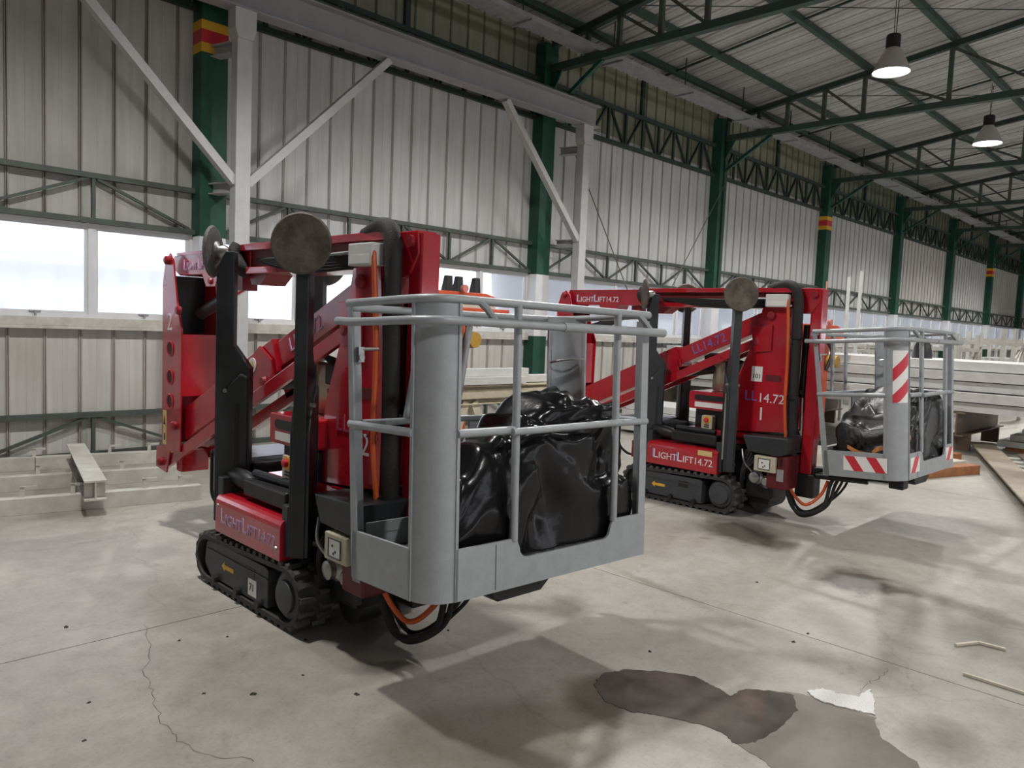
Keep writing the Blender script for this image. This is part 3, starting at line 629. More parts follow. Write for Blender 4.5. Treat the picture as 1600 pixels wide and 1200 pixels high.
    if hazard:
        def haz(nm, org, ex, ez, wd, ht, n, flip=1):
            org = Vector(org); ex = Vector(ex); ez = Vector(ez); nr = ex.cross(ez).normalized()*0.0015
            g = MB(); q = [org, org+ex*wd, org+ex*wd+ez*ht, org+ez*ht]; g.add([p+nr*0.2 for p in q]+[p+nr*1.2 for p in q], [(0,1,2,3),(4,5,6,7),(0,1,5,4),(1,2,6,5),(2,3,7,6),(3,0,4,7)]); P('hazard_plate', g, HWHT)
            b = MB(); sw = wd/n if n > 1 else wd
            for k in range(n):
                x0 = k*sw; a = [(x0+sw*0.05, 1), (x0+sw*0.5, 1), (x0+sw*0.95, 0), (x0+sw*0.5, 0)] if flip > 0 else [(x0+sw*0.05, 0), (x0+sw*0.5, 0), (x0+sw*0.95, 1), (x0+sw*0.5, 1)]
                b.add([org+ex*u+ez*(v*ht)+nr*1.6 for u, v in a]+[org+ex*u+ez*(v*ht)+nr*2.2 for u, v in a], [(0,1,2,3),(4,5,6,7),(0,1,5,4),(1,2,6,5),(2,3,7,6),(3,0,4,7)])
            P('hazard_stripe', b, HRED)
        haz('hz', (-t, D-0.16, 0.055), (0, -1, 0), (0, 0, 1), 0.33, 0.115, 2)
        haz('hz', (r+0.03, -t, 0.05), (1, 0, 0), (0, 0, 1), 0.22, 0.12, 1, -1)
        haz('hz', (W-0.22, -t, 0.07), (1, 0, 0), (0, 0, 1), 0.20, 0.11, 1, -1)
        # column plate bent round the rolled corner
        for m_, band in ((HWHT, ((0.56, 0.98),)), (HRED, None)):
            b = MB(); n = 8
            a0, a1 = PI*1.12, PI*1.45
            def pt(a, zz, e): return (r+(r+e)*math.cos(a), r+(r+e)*math.sin(a), zz)
            for k in range(n):
                aa, ab = a0+(a1-a0)*k/n, a0+(a1-a0)*(k+1)/n
                if band: zs = [(0.60, 0.60, 1.00, 1.00)]; e = 0.001
                else:
                    s = 0.16; f = lambda t_: 0.13*t_
                    zs = []; e = 0.002
                    for zo in (0.56, 0.76):
                        lo_a, lo_b = zo+f(k/n), zo+f((k+1)/n); zs.append(tuple(min(1.0, max(0.60, q_)) for q_ in (lo_a, lo_b, lo_b+0.10, lo_a+0.10)))
                for z1, z2, z3, z4 in zs:
                    if z4-z1 > 0.005 or z3-z2 > 0.005: b.add([pt(aa, z1, e), pt(ab, z2, e), pt(ab, z3, e), pt(aa, z4, e)], [(0, 1, 2, 3)])
            P('hazard_plate' if band else 'hazard_stripe', b, m_)
    return bk

def make_lift(O, num, label, bq, hazard, faded, jd):
    T = thing('tracked_boom_lift', O, label=label, category='lift', group='tracked boom lifts')
    P = lambda nm, b, m, par=None, bev=0.0, sm=False: b.build(nm, m, par or T, bevel=bev, smooth=sm)
    lm_ = LETL if faded else LETW; lv = LETL if faded else LETP
    ROTL = (PI/2, 0, -PI/2)             # lettering that faces -x, reading towards -y
    # ---- crawler tracks
    outer = track_path(0.0); inner = track_path(-0.025); n = len(outer)
    for s in (-1, 1):
        b = MB(); uc = s*0.288
        for u in (uc-0.095, uc+0.095): b.add([(u, *p) for p in outer]+[(u, *p) for p in inner], [])
        fs = []
        for k in range(n):
            j = (k+1) % n
            fs += [(k, j, 2*n+j, 2*n+k), (n+k, 3*n+k, 3*n+j, n+j), (k, n+k, n+j, j), (2*n+k, 2*n+j, 3*n+j, 3*n+k)]
        b.f = fs; tr = P('track_belt', b, RUBBER, sm=True)
        # lugs by arc length
        per = [0.0]
        for k in range(n): per.append(per[-1]+math.dist(outer[k], outer[(k+1) % n]))
        NL = 40
        for q in range(NL):
            d = per[-1]*q/NL; k = max(i for i in range(n) if per[i] <= d); f = (d-per[k])/(per[k+1]-per[k]); a, c = outer[k], outer[(k+1) % n]
            tv, tz = (c[0]-a[0]), (c[1]-a[1]); l = math.hypot(tv, tz); tv /= l; tz /= l
            lo = place('tread_lug', lug_mesh(), tr); nrm = (-tz, tv)
            # outward normal points away from the loop centre
            cx, cz = -0.02, 0.16; px, pz = a[0]+(c[0]-a[0])*f, a[1]+(c[1]-a[1])*f
            if nrm[0]*(px-cx)+nrm[1]*(pz-cz)*8 < 0: nrm = (tz, -tv)
            lo.location = (uc, px, pz); ang = math.atan2(-nrm[0], nrm[1]); lo.rotation_euler = (ang, 0, 0)
        so = uc+s*0.082
        fp = P('track_frame', MB().prism([(0.47, 0.245), (0.50, 0.12), (0.42, 0.055), (-0.25, 0.055), (-0.25, 0.255), (-0.22, 0.265), (0.40, 0.265)], 'x', so, so-s*0.16), PLATEG, bev=0.004)
        MB().box(so, so+s*0.006, -0.25, 0.45, 0.205, 0.212).build('frame_rib', PLATEG, fp)
        MB().box(so-s*0.002, so+s*0.002, 0.0-0.11, 0.0+0.01-0.02, 0.17, 0.225).build('slot', BLK, fp)
        if s < 0:
            yv = 0.20
            ar = [(yv+0.075, 0.150), (yv+0.04, 0.178), (yv+0.04, 0.162), (yv-0.07, 0.162), (yv-0.07, 0.138), (yv+0.04, 0.138), (yv+0.04, 0.122)]
            MB().prism(ar, 'x', so-0.0005, so-0.002).build('yellow_arrow', YEL, fp)
            if faded:
                MB().box(so, so-0.002, -0.13, -0.04, 0.075, 0.165).build('number_sticker', STICK, fp); text_mesh('sticker_number', '71', 0.055, LETK, fp, (so-0.0025, -0.055, 0.12), ROTL)
        for yv in (0.33, 0.06, -0.18): MB().cyl((so-s*0.02, yv, 0.065), (so+s*0.028, yv, 0.065), 0.022, 10).build('roller_bolt', BLK, fp)
        hb = P('drive_hub', MB().lathe([(0.11, 0), (0.11, 0.05), (0.085, 0.055), (0.08, 0.072), (0.03, 0.078)], (so-s*0.06, -0.43, 0.17), (s, 0, 0), 24), PLATEG, sm=True)
        P('drive_wheel', MB().cyl((uc-0.06, -0.43, 0.17), (uc+0.06, -0.43, 0.17), 0.124, 20), BLK); P('idler_wheel', MB().cyl((uc-0.06, 0.46, 0.152), (uc+0.06, 0.46, 0.152), 0.106, 20), BLK)
        # ---- red side locker
        uo, ui = s*0.385, s*0.16; sec = [(ui, 0.338), (uo, 0.338), (uo, 0.50)]+[(uo-s*0.05+s*0.05*math.cos(a), 0.50+0.05*math.sin(a)) for a in (0.4, 0.8, 1.2, PI/2)]+[(ui, 0.55)]
        lk = P('side_locker', MB().prism(sec, 'y', -0.39, 0.335), RED, bev=0.003)
        if s < 0:
            for yv, zz in ((0.30, 0.49), (-0.355, 0.40)): MB().lathe([(0.010, 0), (0.008, 0.006)], (uo, yv, zz), (s, 0, 0), 8).build('bolt_head', STEEL, lk)
            lettering(lk, (uo-0.001, 0.27, 0.435), ROTL, 0.118, lv if not faded else LETL, lm_)
            if not faded: MB().box(uo, uo-0.002, -0.34, -0.20, 0.485, 0.53).build('yellow_label', PALEY, lk)
        # folded stabiliser ram lying on the locker
        rm = P('stabiliser_ram', MB().box(s*0.20, s*0.33, -0.34, 0.12, 0.575, 0.665), BLK, bev=0.012)
        MB().tube([(s*0.27, 0.12, 0.62), (s*0.27, 0.16, 0.625), (s*0.27, 0.24, 0.635), (s*0.275, 0.33, 0.645), (s*0.28, 0.36, 0.645)], [0.035, 0.05, 0.052, 0.045, 0.03], 12).build('ram_boot', BLK, rm, smooth=True)
        MB().cyl((s*0.27, 0.10, 0.69), (s*0.24, -0.28, 0.685), 0.022, 10).build('ram_rod', CHAR, rm)
    P('chassis', MB().box(-0.19, 0.19, -0.58, 0.56, 0.14, 0.57).box(-0.36, 0.36, -0.42, -0.36, 0.36, 0.62).box(-0.36, 0.36, 0.30, 0.36, 0.40, 0.64), CHAR, bev=0.006)
    # ---- four stabiliser legs, folded upright
    for s in (-1, 1):
        for fv in (-1, 1):
            d = Vector((s*0.72, fv*0.69, 0)).normalized(); e = Vector((-d.y, d.x, 0)); bp = Vector((s*0.285, -0.43, 0)) if fv < 0 else Vector((s*0.27, 0.395, 0))
            def sweep(poly, th):
                b = MB(); m = len(poly); vs = [bp+d*p[0]+Vector((0, 0, p[1]))+e*o for o in (-th/2, th/2) for p in poly]
                return b.add(vs, [tuple(range(m)), tuple(range(2*m-1, m-1, -1))]+[(i, i+m, (i+1) % m+m, (i+1) % m) for i in range(m)])
            wide = 1.0 if fv > 0 else 0.75
            lg = P('stabiliser_leg', sweep([(-0.11*wide, 0.37), (0.085, 0.37), (0.085, 1.76), (0.045, 1.90), (-0.015, 1.90), (-0.015, 1.38), (-0.11*wide, 1.25)], 0.066), CHAR, bev=0.006)
            sweep([(-0.10*wide, 0.37), (0.075, 0.37), (0.075, 1.00), (0.045, 1.10), (-0.06, 1.22), (-0.10*wide, 1.20)], 0.10).build('leg_housing', CHAR, lg, bevel=0.008)
            sweep([(-0.055, 0.55), (-0.035, 0.55), (-0.035, 1.05), (-0.055, 1.05)], 0.108).build('housing_rib', BLK, lg)
            MB().cyl(bp+d*0.02+e*0.06+Vector((0, 0, 1.12)), bp+d*0.02-e*0.06+Vector((0, 0, 1.12)), 0.012, 8).build('lock_pin', STEEL, lg)
            MB().cyl(bp-d*0.03+e*0.075+Vector((0, 0, 0.42)), bp-d*0.03-e*0.075+Vector((0, 0, 0.42)), 0.02, 10).build('pivot_pin', STEEL, lg)
            if fv < 0 and not faded: MB().cyl(bp+d*0.06+e*s*0.056+Vector((0, 0, 0.48)), bp+d*0.06+e*s*0.056+Vector((0, 0, 1.05)), 0.010, 8).build('chrome_rod', CHROME, lg)
            c = bp+d*0.08+Vector((0, 0, 1.895))
            fd = P('foot_disc', MB().lathe([(0.10, 0.0), (0.138, 0.006), (0.146, 0.018), (0.138, 0.026), (0.10, 0.024), (0.02, 0.024)], c+d*0.02, d, 36), RUSTD if fv < 0 or not faded else DISCS, sm=True)
            MB().lathe([(0.028, -0.055), (0.04, -0.03), (0.036, 0.0), (0.06, 0.012), (0.06, 0.02)], c, d, 16).build('ball_joint', STEEL, fd, smooth=True)
    # ---- turret
    tb = P('turret_base', MB().lathe([(0.26, 0.0), (0.27, 0.01), (0.27, 0.05), (0.24, 0.07), (0.24, 0.09)], (0, -0.28, 0.585), (0, 0, 1), 32), RED, sm=True)
    P('slew_ring', MB().cyl((0, -0.28, 0.56), (0, -0.28, 0.60), 0.29, 28), BLK)
    P('turret_deck', MB().prism([(-0.24, 0.02), (0.24, 0.02), (0.22, -0.82), (-0.22, -0.82)], 'z', 0.675, 0.705), RED, bev=0.005)
    side = [(-0.30, 0.70), (-0.86, 0.75), (-0.865, 1.36), (-0.82, 1.82), (-0.60, 1.82), (-0.53, 1.52), (-0.38, 1.14)]
    for s in (-1, 1):
        tp = P('tower_plate', MB().prism(side, 'x', s*0.135, s*0.123), RED, bev=0.003)
        if s < 0:
            ux = -0.1362
            MB().prism([(-0.50, 1.63), (-0.70, 1.65), (-0.70, 1.43), (-0.55, 1.41)], 'x', ux, ux-0.018).build('pivot_cheek', RED, tp, bevel=0.004)
            for v, z in ((-0.68, 1.73), (-0.555, 1.50)): MB().lathe([(0.035, 0), (0.035, 0.02), (0.022, 0.03)], (ux, v, z), (-1, 0, 0), 14).build('pivot_pin', RED2, tp, smooth=True)
            MB().prism(rrect(-0.80, -0.66, 1.17, 1.225, 0.02), 'x', ux+0.0005, ux-0.0015).build('vent_slot', mat('slot_dark_red', (0.12, 0.008, 0.012), 0.6), tp)
            lf = mat('worn_red_lettering', (0.30, 0.05, 0.09), 0.5); t1 = text_mesh('lettering', 'LL', 0.125, lf if faded else lv, tp, (ux-0.001, -0.475, 1.03), ROTL); text_mesh('lettering', '14.72', 0.11, lf if faded else lm_, tp, (ux-0.001, -0.60, 1.02), ROTL)
            text_mesh('fleet_number', num, 0.16 if num == '1' else 0.15, LETW, tp, (ux-0.001, -0.60 if num == '1' else -0.70, 0.88 if num == '1' else 0.945), ROTL)
            if not faded:
                MB().box(ux, ux-0.002, -0.63, -0.53, 1.16, 1.29).build('number_plate', STICK, tp); text_mesh('plate_number', '101', 0.055, LETK, tp, (ux-0.003, -0.54, 1.205), ROTL)
    P('tower_front', MB().add([(-0.123, -0.855, 0.76), (0.123, -0.855, 0.76), (0.123, -0.86, 1.36), (-0.123, -0.86, 1.36), (-0.123, -0.815, 1.80), (0.123, -0.815, 1.80)] + [(-0.123, -0.845, 0.76), (0.123, -0.845, 0.76), (0.123, -0.85, 1.36), (-0.123, -0.85, 1.36), (-0.123, -0.805, 1.80), (0.123, -0.805, 1.80)],
      [(0,1,2,3),(3,2,5,4),(6,9,8,7),(9,10,11,8),(0,3,9,6),(1,7,8,2),(3,4,10,9),(2,8,11,5),(4,5,11,10),(0,6,7,1)]), RED)
    # control cabinet
    cb = P('control_cabinet', MB().prism(rrect(-0.40, 0.015, 0.875, 1.035, 0.02), 'x', -0.235, 0.20), RED, bev=0.006)
    MB().prism(rrect(-0.33, -0.045, 0.955, 1.005, 0.024), 'x', -0.2355, -0.238).build('grip_slot', BLK, cb); MB().box(-0.2355, -0.2375, -0.36, -0.05, 0.895, 0.94).build('white_label', STICK, cb)
    P('cabinet_neck', MB().box(-0.17, 0.17, -0.36, -0.02, 0.70, 0.88), BLK, bev=0.01)
    es = P('isolator_switch', MB().prism(rrect(-0.235, -0.125, 0.695, 0.825, 0.015), 'x', -0.175, -0.235), BEIGE, bev=0.005)
    MB().lathe([(0.036, 0), (0.036, 0.004)], (-0.236, -0.18, 0.785), (-1, 0, 0), 18).build('yellow_ring', YEL, es); MB().lathe([(0.022, 0), (0.02, 0.022), (0.012, 0.026)], (-0.238, -0.18, 0.785), (-1, 0, 0), 16).build('red_knob', HRED, es, smooth=True)
    for a, c in ((0.722, 0.010), (0.738, 0.014)): MB().box(-0.2355, -0.237, -0.205, -0.155, a-0.005, a+0.005).build('print_mark', LETK, es)
    dr = P('filter_drum', MB().lathe([(0.105, 0), (0.11, 0.01), (0.11, 0.26), (0.095, 0.275)], (0.06, -0.17, 1.04), (0, 0, 1), 28), mat('brushed_drum', (0.50, 0.46, 0.36), 0.3, metal=0.85, var=0.2, scale=30), sm=True)
    text_mesh('drum_lettering', 'rnet', 0.05, LETK, dr, (-0.044, -0.237, 1.17), (PI/2, 0, -0.58))
    # ---- folding arms
    ax, bx_ = Vector((0, -0.68, 1.73)), Vector((0, 1.50, 0.775)); dv = (bx_-ax).normalized()
    k = 0.50
    mid = ax+dv*1.12
    ua = P('upper_arm', MB().beam(ax+Vector((0, 0, 0)), mid, 0.15, 0.145, up=(0, 0, 1)), RED, bev=0.004)
    text_mesh('lettering', 'LL14.72', 0.115, lv if not faded else LETL, ua, ax+dv*0.86+Vector((-0.077, 0, 0.0)), (PI/2, math.atan2(-dv.z, dv.y) if False else 0, -PI/2), sx=1.0).rotation_euler = (Matrix.Rotation(-PI/2, 4, 'Z') @ Matrix.Rotation(PI/2, 4, 'X') @ Matrix.Rotation(math.atan2(-dv.z, dv.y), 4, 'Z')).to_euler()
    la = P('lower_arm', MB().beam(mid-dv*0.12, bx_, 0.19, 0.20, up=(0, 0, 1)), RED, bev=0.004)
    perp = Vector((0, -dv.z, dv.y))
    if perp.z < 0: perp = -perp
    b = MB(); c = mid+dv*0.02
    poly = [c-perp*0.17-dv*0.10, c-perp*0.17+dv*0.16, c+perp*0.06+dv*0.22, c+perp*0.10-dv*0.02, c-perp*0.02-dv*0.12]
    for sx_ in (-1, 1): MB().add([p+Vector((sx_*0.10, 0, 0)) for p in poly]+[p+Vector((sx_*0.112, 0, 0)) for p in poly], [(0,1,2,3,4),(9,8,7,6,5)]+[(i, i+5, (i+1) % 5+5, (i+1) % 5) for i in range(5)]).build('arm_cheek', RED, la)
    MB().lathe([(0.045, 0), (0.045, 0.004)], c+Vector((-0.1125, 0, 0))+dv*0.10+perp*0.025, (-1, 0, 0), 20).build('round_sticker', STICK, la); MB().lathe([(0.026, 0), (0.026, 0.001)], c+Vector((-0.117, 0, 0))+dv*0.10+perp*0.025, (-1, 0, 0), 20).build('sticker_centre', PALEY, la)
    MB().lathe([(0.028, 0), (0.024, 0.02)], c+Vector((-0.112, 0, 0))-perp*0.11, (-1, 0, 0), 12).build('pin', RED2, la)
    for s in (-1, 1):
        P('tie_bar', MB().beam((s*0.115, -0.56, 1.50), (s*0.115, 1.74, 0.47), 0.03, 0.075, up=(0, 0, 1)), RED, bev=0.003)
    rod = P('lift_ram', MB().cyl(c-perp*0.12, c-perp*0.12+(Vector((0, -0.52, 1.30))-(c-perp*0.12))*0.55, 0.042, 14), BLK, sm=True)
    MB().cyl(c-perp*0.12, Vector((0, -0.52, 1.32)), 0.026, 12).build('ram_rod', CHAR, rod)
    MB().box(-0.05, 0.05, -0.52, -0.22, 1.20, 1.31).build('valve_block', BLK, rod, bevel=0.01)
    for kk in range(4): MB().tube(bez([(-0.04+0.02*kk, -0.30-0.04*kk, 1.30), (-0.08, -0.2+0.02*kk, 1.37), (-0.02, 0.0, 1.31+0.01*kk)], 6), 0.011, 6).build('ram_hose', HOSE, rod)
    # ---- rear link
    plate = [(1.63, 1.95), (1.70, 1.90), (1.745, 1.76), (1.745, 0.60), (1.84, 0.585), (1.85, 0.44), (1.66, 0.42), (1.60, 0.58), (1.43, 0.60), (1.42, 1.42), (1.50, 1.62), (1.57, 1.90)]
    for s in (-1, 1):
        lp = P('link_plate', MB().prism(plate, 'x', s*0.145, s*0.133), RED, bev=0.003)
        if s < 0:
            ux = -0.1455
            for z in (1.295, 1.10, 0.93): MB().lathe([(0.047, 0), (0.047, 0.002)], (ux, 1.60, z), (-1, 0, 0), 18).build('hole', mat('hole_dark', (0.04, 0.004, 0.006), 0.7), lp); MB().tube([(ux-0.002, 1.60+0.05*math.cos(t_), z+0.05*math.sin(t_)) for t_ in [2*PI*j/18 for j in range(18)]], 0.006, 6, closed=True).build('hole_rim', RED, lp)
            text_mesh('fleet_number', num, 0.17, LETW, lp, (ux-0.001, 1.66, 1.475), ROTL)
            text_mesh('maker_plate', 'MADE', 0.05, LETL, lp, (ux-0.001, 1.685, 1.20), ROTL) if False else None
            MB().box(ux, ux-0.002, 1.66, 1.72, 0.62, 0.86).build('warning_label', PALEY, lp)
            MB().prism([(1.67, 0.76), (1.71, 0.76), (1.69, 0.83)], 'x', ux-0.002, ux-0.003).build('warning_triangle', LETK, lp); MB().box(ux-0.002, ux-0.003, 1.675, 1.70, 0.65, 0.70).build('warning_mark', LETK, lp)
            for v, z in ((1.645, 1.90), (1.50, 0.775), (1.44, 1.56), (1.74, 0.49)): MB().lathe([(0.03, 0), (0.03, 0.02), (0.018, 0.03)], (ux, v, z), (-1, 0, 0), 12).build('pin', RED2, lp, smooth=True)
    P('link_web', MB().box(-0.133, 0.133, 1.44, 1.452, 0.98, 1.40), RED); P('link_web', MB().box(-0.133, 0.133, 1.72, 1.735, 0.62, 1.40), RED2); P('link_shade_sheet', MB().box(-0.133, 0.133, 1.70, 1.735, 1.40, 1.80), BLK)  # black sheet stands in for the shaded inside of the open link top
    br_ = P('boom_ram', MB().cyl((0, 1.45, 1.545), (0, 1.02, 1.665), 0.04, 14), CHAR, sm=True); MB().cyl((0, 1.02, 1.665), (0, 0.80, 1.725), 0.026, 12).build('ram_rod', CHROME, br_); MB().box(-0.05, 0.05, 0.74, 0.84, 1.70, 1.80).build('ram_lug', RED2, br_); P('link_foot', MB().box(-0.10, 0.10, 1.52, 1.60, 0.44, 0.60), RED, bev=0.01)
    P('rear_bracket', MB().prism([(1.00, 0.62), (1.28, 0.66), (1.25, 0.42), (1.10, 0.40)], 'x', 0.03, 0.12), RED2)
    # ---- upper boom
    bm_ = P('boom', MB().prism([(1.72, 1.86), (1.68, 1.935), (0.55, 1.95), (0.55, 1.805), (0.98, 1.80), (1.02, 1.72), (1.16, 1.72), (1.22, 1.80), (1.58, 1.80)], 'x', -0.095, 0.095), RED, bev=0.004)
    MB().box(-0.10, 0.10, 0.60, 1.62, 1.935, 1.955).build('boom_cap', RED, bm_)
    lettering(bm_, (-0.0965, 1.52, 1.865), ROTL, 0.105, lv, lm_)
    MB().lathe([(0.022, 0), (0.018, 0.012)], (-0.095, 1.09, 1.755), (-1, 0, 0), 10).build('pin', RED2, bm_)
    b2 = P('outer_boom', MB().box(-0.125, 0.125, -0.86, 0.62, 1.925, 1.965), RED, bev=0.004)
    MB().box(-0.125, 0.125, -0.60, 0.55, 1.79, 1.83).build('lower_flange', RED, b2, bevel=0.004); MB().box(-0.085, 0.085, -0.80, 0.58, 1.83, 1.925).build('boom_web', mat('boom_inner_red', (0.16, 0.008, 0.014), 0.5), b2)
    MB().prism([(0.60, 1.80), (0.35, 1.80), (0.45, 1.73), (0.56, 1.73)], 'x', -0.08, 0.08).build('boom_shoe', RED2, b2)
    MB().tube(bez([(-0.11, 0.66, 1.955), (-0.14, 0.66, 1.90), (-0.13, 0.62, 1.84), (-0.08, 0.60, 1.81)], 5), 0.05, 10).build('hose_entry', HOSE, b2, smooth=True)
    jb = P('junction_box', MB().box(-0.20, -0.125, -0.835, -0.645, 1.80, 1.905), WHITE, bev=0.006)
    MB().box(-0.202, -0.20, -0.82, -0.66, 1.81, 1.85).build('box_label', STICK, jb); MB().cyl((-0.16, -0.64, 1.87), (-0.14, -0.3, 1.865), 0.009, 6).build('conduit', GALV, jb)
    for kk in range(5): MB().tube(bez([(-0.10, 0.45, 1.87), (-0.13, 0.1, 1.865-0.012*kk), (-0.15, -0.3, 1.855-0.016*kk), (-0.12, -0.72, 1.86-0.012*kk)], 6), 0.011, 6).build('boom_hose', HOSE, b2, smooth=True)
    # boom nose and jib
    ns = P('boom_nose', MB().prism([(-0.78, 1.965), (-1.0+jd, 1.965), (-1.01+jd, 1.86), (-0.95+jd, 1.77), (-0.88+jd, 1.75), (-0.82, 1.80)], 'x', -0.065, 0.05), RED, bev=0.006)
    MB().lathe([(0.03, 0), (0.03, 0.02)], (-0.067, -0.96+jd, 1.915), (-1, 0, 0), 12).build('pin', RED2, ns)
    jm = P('jib', MB().prism(rrect(-0.055, 0.055, -1.025+jd, -0.925+jd, 0.012, 3), 'z', 0.26, 1.955), RED, bev=0.004)
    P('jib_link', MB().box(0.065, 0.10, -0.96+jd, -0.92+jd, 0.60, 1.66), RED2, bev=0.004)
    jr = P('jib_ram', MB().cyl((-0.01, -0.895+jd, 1.66), (0.0, -0.885+jd, 1.05), 0.034, 14), BLK, sm=True); MB().cyl((0.0, -0.885+jd, 1.05), (0.0, -0.90+jd, 0.62), 0.02, 10).build('ram_rod', CHROME, jr)
    for kk in range(3): MB().tube(bez([(0.02*kk, -0.89+jd, 1.18), (0.06+0.02*kk, -0.91+jd, 1.02), (0.09, -0.93+jd, 1.0+0.05*kk), (-0.08, -0.89+jd, 1.1)], 6), 0.012, 6).build('ram_hose', HOSE, jr)
    # hose bundle hanging from the nose, looping under
    hb = P('hose_bundle', MB().tube(bez([(-0.08, -0.62, 1.955), (-0.10, -0.80, 1.99), (-0.12, -0.89, 1.90), (-0.125, -0.905, 1.6), (-0.12, -0.91, 1.1), (-0.12, -0.93, 0.6), (-0.12, -0.93, 0.32)], 8), 0.041, 12), HOSE, sm=True)
    for kk, (rr, dp) in enumerate(((0.016, 0.10), (0.014, 0.08), (0.011, 0.115), (0.010, 0.09))):
        u = -0.15+0.025*kk
        MB().tube(bez([(u, -0.92, 0.45), (u, -0.93, 0.25), (u+0.02, -1.0, dp+0.01), (u+0.06, -1.09, dp), (u+0.12, -1.19-0.02*kk, dp+0.07+0.03*kk), (u+0.14, -1.22-0.03*kk, 0.34), (u+0.15, -1.24-0.03*kk, 0.40)], 7), rr, 8).build('hose_loop', HOSE, hb, smooth=True)
    MB().tube(bez([(-0.17, -0.80, 1.90), (-0.185, -0.84, 1.80), (-0.175, -0.86, 1.4), (-0.185, -0.87, 1.0), (-0.165, -0.90, 0.6), (-0.17, -0.93, 0.35), (-0.10, -1.05, 0.17), (-0.02, -1.15, 0.25), (0.0, -1.2, 0.38)], 8), 0.013, 8).build('orange_hose', ORNG, hb, smooth=True)
    for z in (1.55, 1.05, 0.72): MB().lathe([(0.054, -0.01), (0.054, 0.01)], (-0.122, -0.91, z), (0, 0, 1), 14).build('hose_tie', BLK, hb)
    # ---- front power pack
    P('fuel_tank', MB().prism([(-0.57, 0.71), (-0.98, 0.725), (-0.96, 0.585), (-0.90, 0.565), (-0.63, 0.575)], 'x', -0.31, 0.31), CHAR, bev=0.01)
    eb = P('engine_box', MB().box(-0.29, 0.20, -0.97, -0.80, 0.29, 0.57), mat('deep_red', (0.13, 0.008, 0.013), 0.5, var=0.4, scale=9), bev=0.01)  # deeper, mottled red for this box alone
    MB().box(-0.2905, -0.293, -0.95, -0.89, 0.36, 0.46).build('box_label', mat('grey_label', (0.3, 0.28, 0.27), 0.6), eb); MB().tube([(-0.292, -0.92, 0.49), (-0.30, -0.92, 0.50), (-0.30, -0.92, 0.545), (-0.292, -0.92, 0.55)], 0.007, 6).build('clasp', BLK, eb)
    P('engine', MB().box(-0.22, 0.22, -0.82, -0.56, 0.17, 0.56), BLK, bev=0.03)
    pu = P('pump', MB().lathe([(0.03, 0), (0.06, 0.01), (0.062, 0.05), (0.045, 0.07), (0.045, 0.10), (0.02, 0.11)], (-0.21, -0.70, 0.36), (-1, 0, 0), 16), STEEL, sm=True)
    MB().tube(bez([(-0.27, -0.66, 0.40), (-0.30, -0.60, 0.48), (-0.27, -0.56, 0.58)], 6), 0.009, 6).build('pipe', STEEL, pu); MB().lathe([(0.05, 0), (0.055, 0.03), (0.03, 0.05)], (-0.22, -0.78, 0.33), (-1, 0, 0), 14).build('filter', STEEL, pu, smooth=True)
    for kk in range(4): MB().tube(bez([(-0.2, -0.60-0.03*kk, 0.57), (-0.27, -0.58-0.02*kk, 0.45), (-0.26, -0.56, 0.30+0.03*kk), (-0.18, -0.55, 0.22)], 6), 0.012, 6).build('engine_hose', HOSE, pu, smooth=True)
    P('sump', MB().tube([(-0.16, -0.68, 0.16), (0.16, -0.68, 0.16)], 0.10, 16), BLK, sm=True)
    sk = P('power_socket', MB().box(-0.325, -0.25, -0.885, -0.70, 0.425, 0.555), BEIGE, bev=0.006)
    MB().box(-0.3255, -0.3285, -0.845, -0.74, 0.445, 0.535).build('socket_cover', STICK, sk); MB().tube([(-0.329, -0.843, 0.447), (-0.329, -0.742, 0.447), (-0.329, -0.742, 0.533), (-0.329, -0.843, 0.533)], 0.004, 5, closed=True).build('cover_rim', LETK, sk)
    for v, z in ((-0.775, 0.50), (-0.80, 0.475), (-0.785, 0.465)): MB().cyl((-0.3285, v, z), (-0.33, v, z), 0.007, 8).build('socket_hole', LETK, sk)
    P('filler_cap', MB().lathe([(0.045, 0), (0.05, 0.01), (0.05, 0.035), (0.04, 0.045)], (0.12, -0.90, 0.725), (0, 0, 1), 16), STEEL, sm=True)
    P('deck_tray', MB().box(-0.20, 0.24, 0.40, 0.78, 0.70, 0.72), mat('tray_blue_grey', (0.30, 0.31, 0.36), 0.35, metal=0.5)); P('rear_tank', MB().box(-0.18, 0.22, 0.30, 0.62, 0.57, 0.70), CHAR, bev=0.012)
    P('grab_bar', MB().tube(fillet([(-0.20, 0.78, 0.71), (-0.20, 0.80, 0.70), (-0.20, 0.80, 0.42), (-0.16, 0.72, 0.34), (-0.12, 0.56, 0.34)], 0.05), 0.012, 8), BLK, sm=True); P('tow_lug', MB().box(-0.26, -0.22, 0.55, 0.60, 0.34, 0.50), RED2)
    # ---- basket mount and basket
    bx = bq[0]-O[0]; by = bq[1]-O[1]; bz = bq[2]
    P('jib_foot', MB().box(-0.07, 0.07, -1.06+jd, -0.90+jd, 0.22, 0.42), BLK, bev=0.01)
    xm = bx+bq[6]*0.42
    P('basket_mount', MB().beam((0.0, -1.0+jd, bz-0.055), (xm, by+bq[7]*0.30, bz-0.045), 0.10, 0.08), BLK, bev=0.01)
    P('mount_plate', MB().prism([(xm-0.20, bz-0.045), (xm-0.16, bz-0.07), (xm+0.10, bz-0.075), (xm+0.16, bz-0.03), (xm+0.16, bz-0.012), (xm-0.20, bz-0.012)], 'y', by+0.02, by+0.30), BLK, bev=0.008)
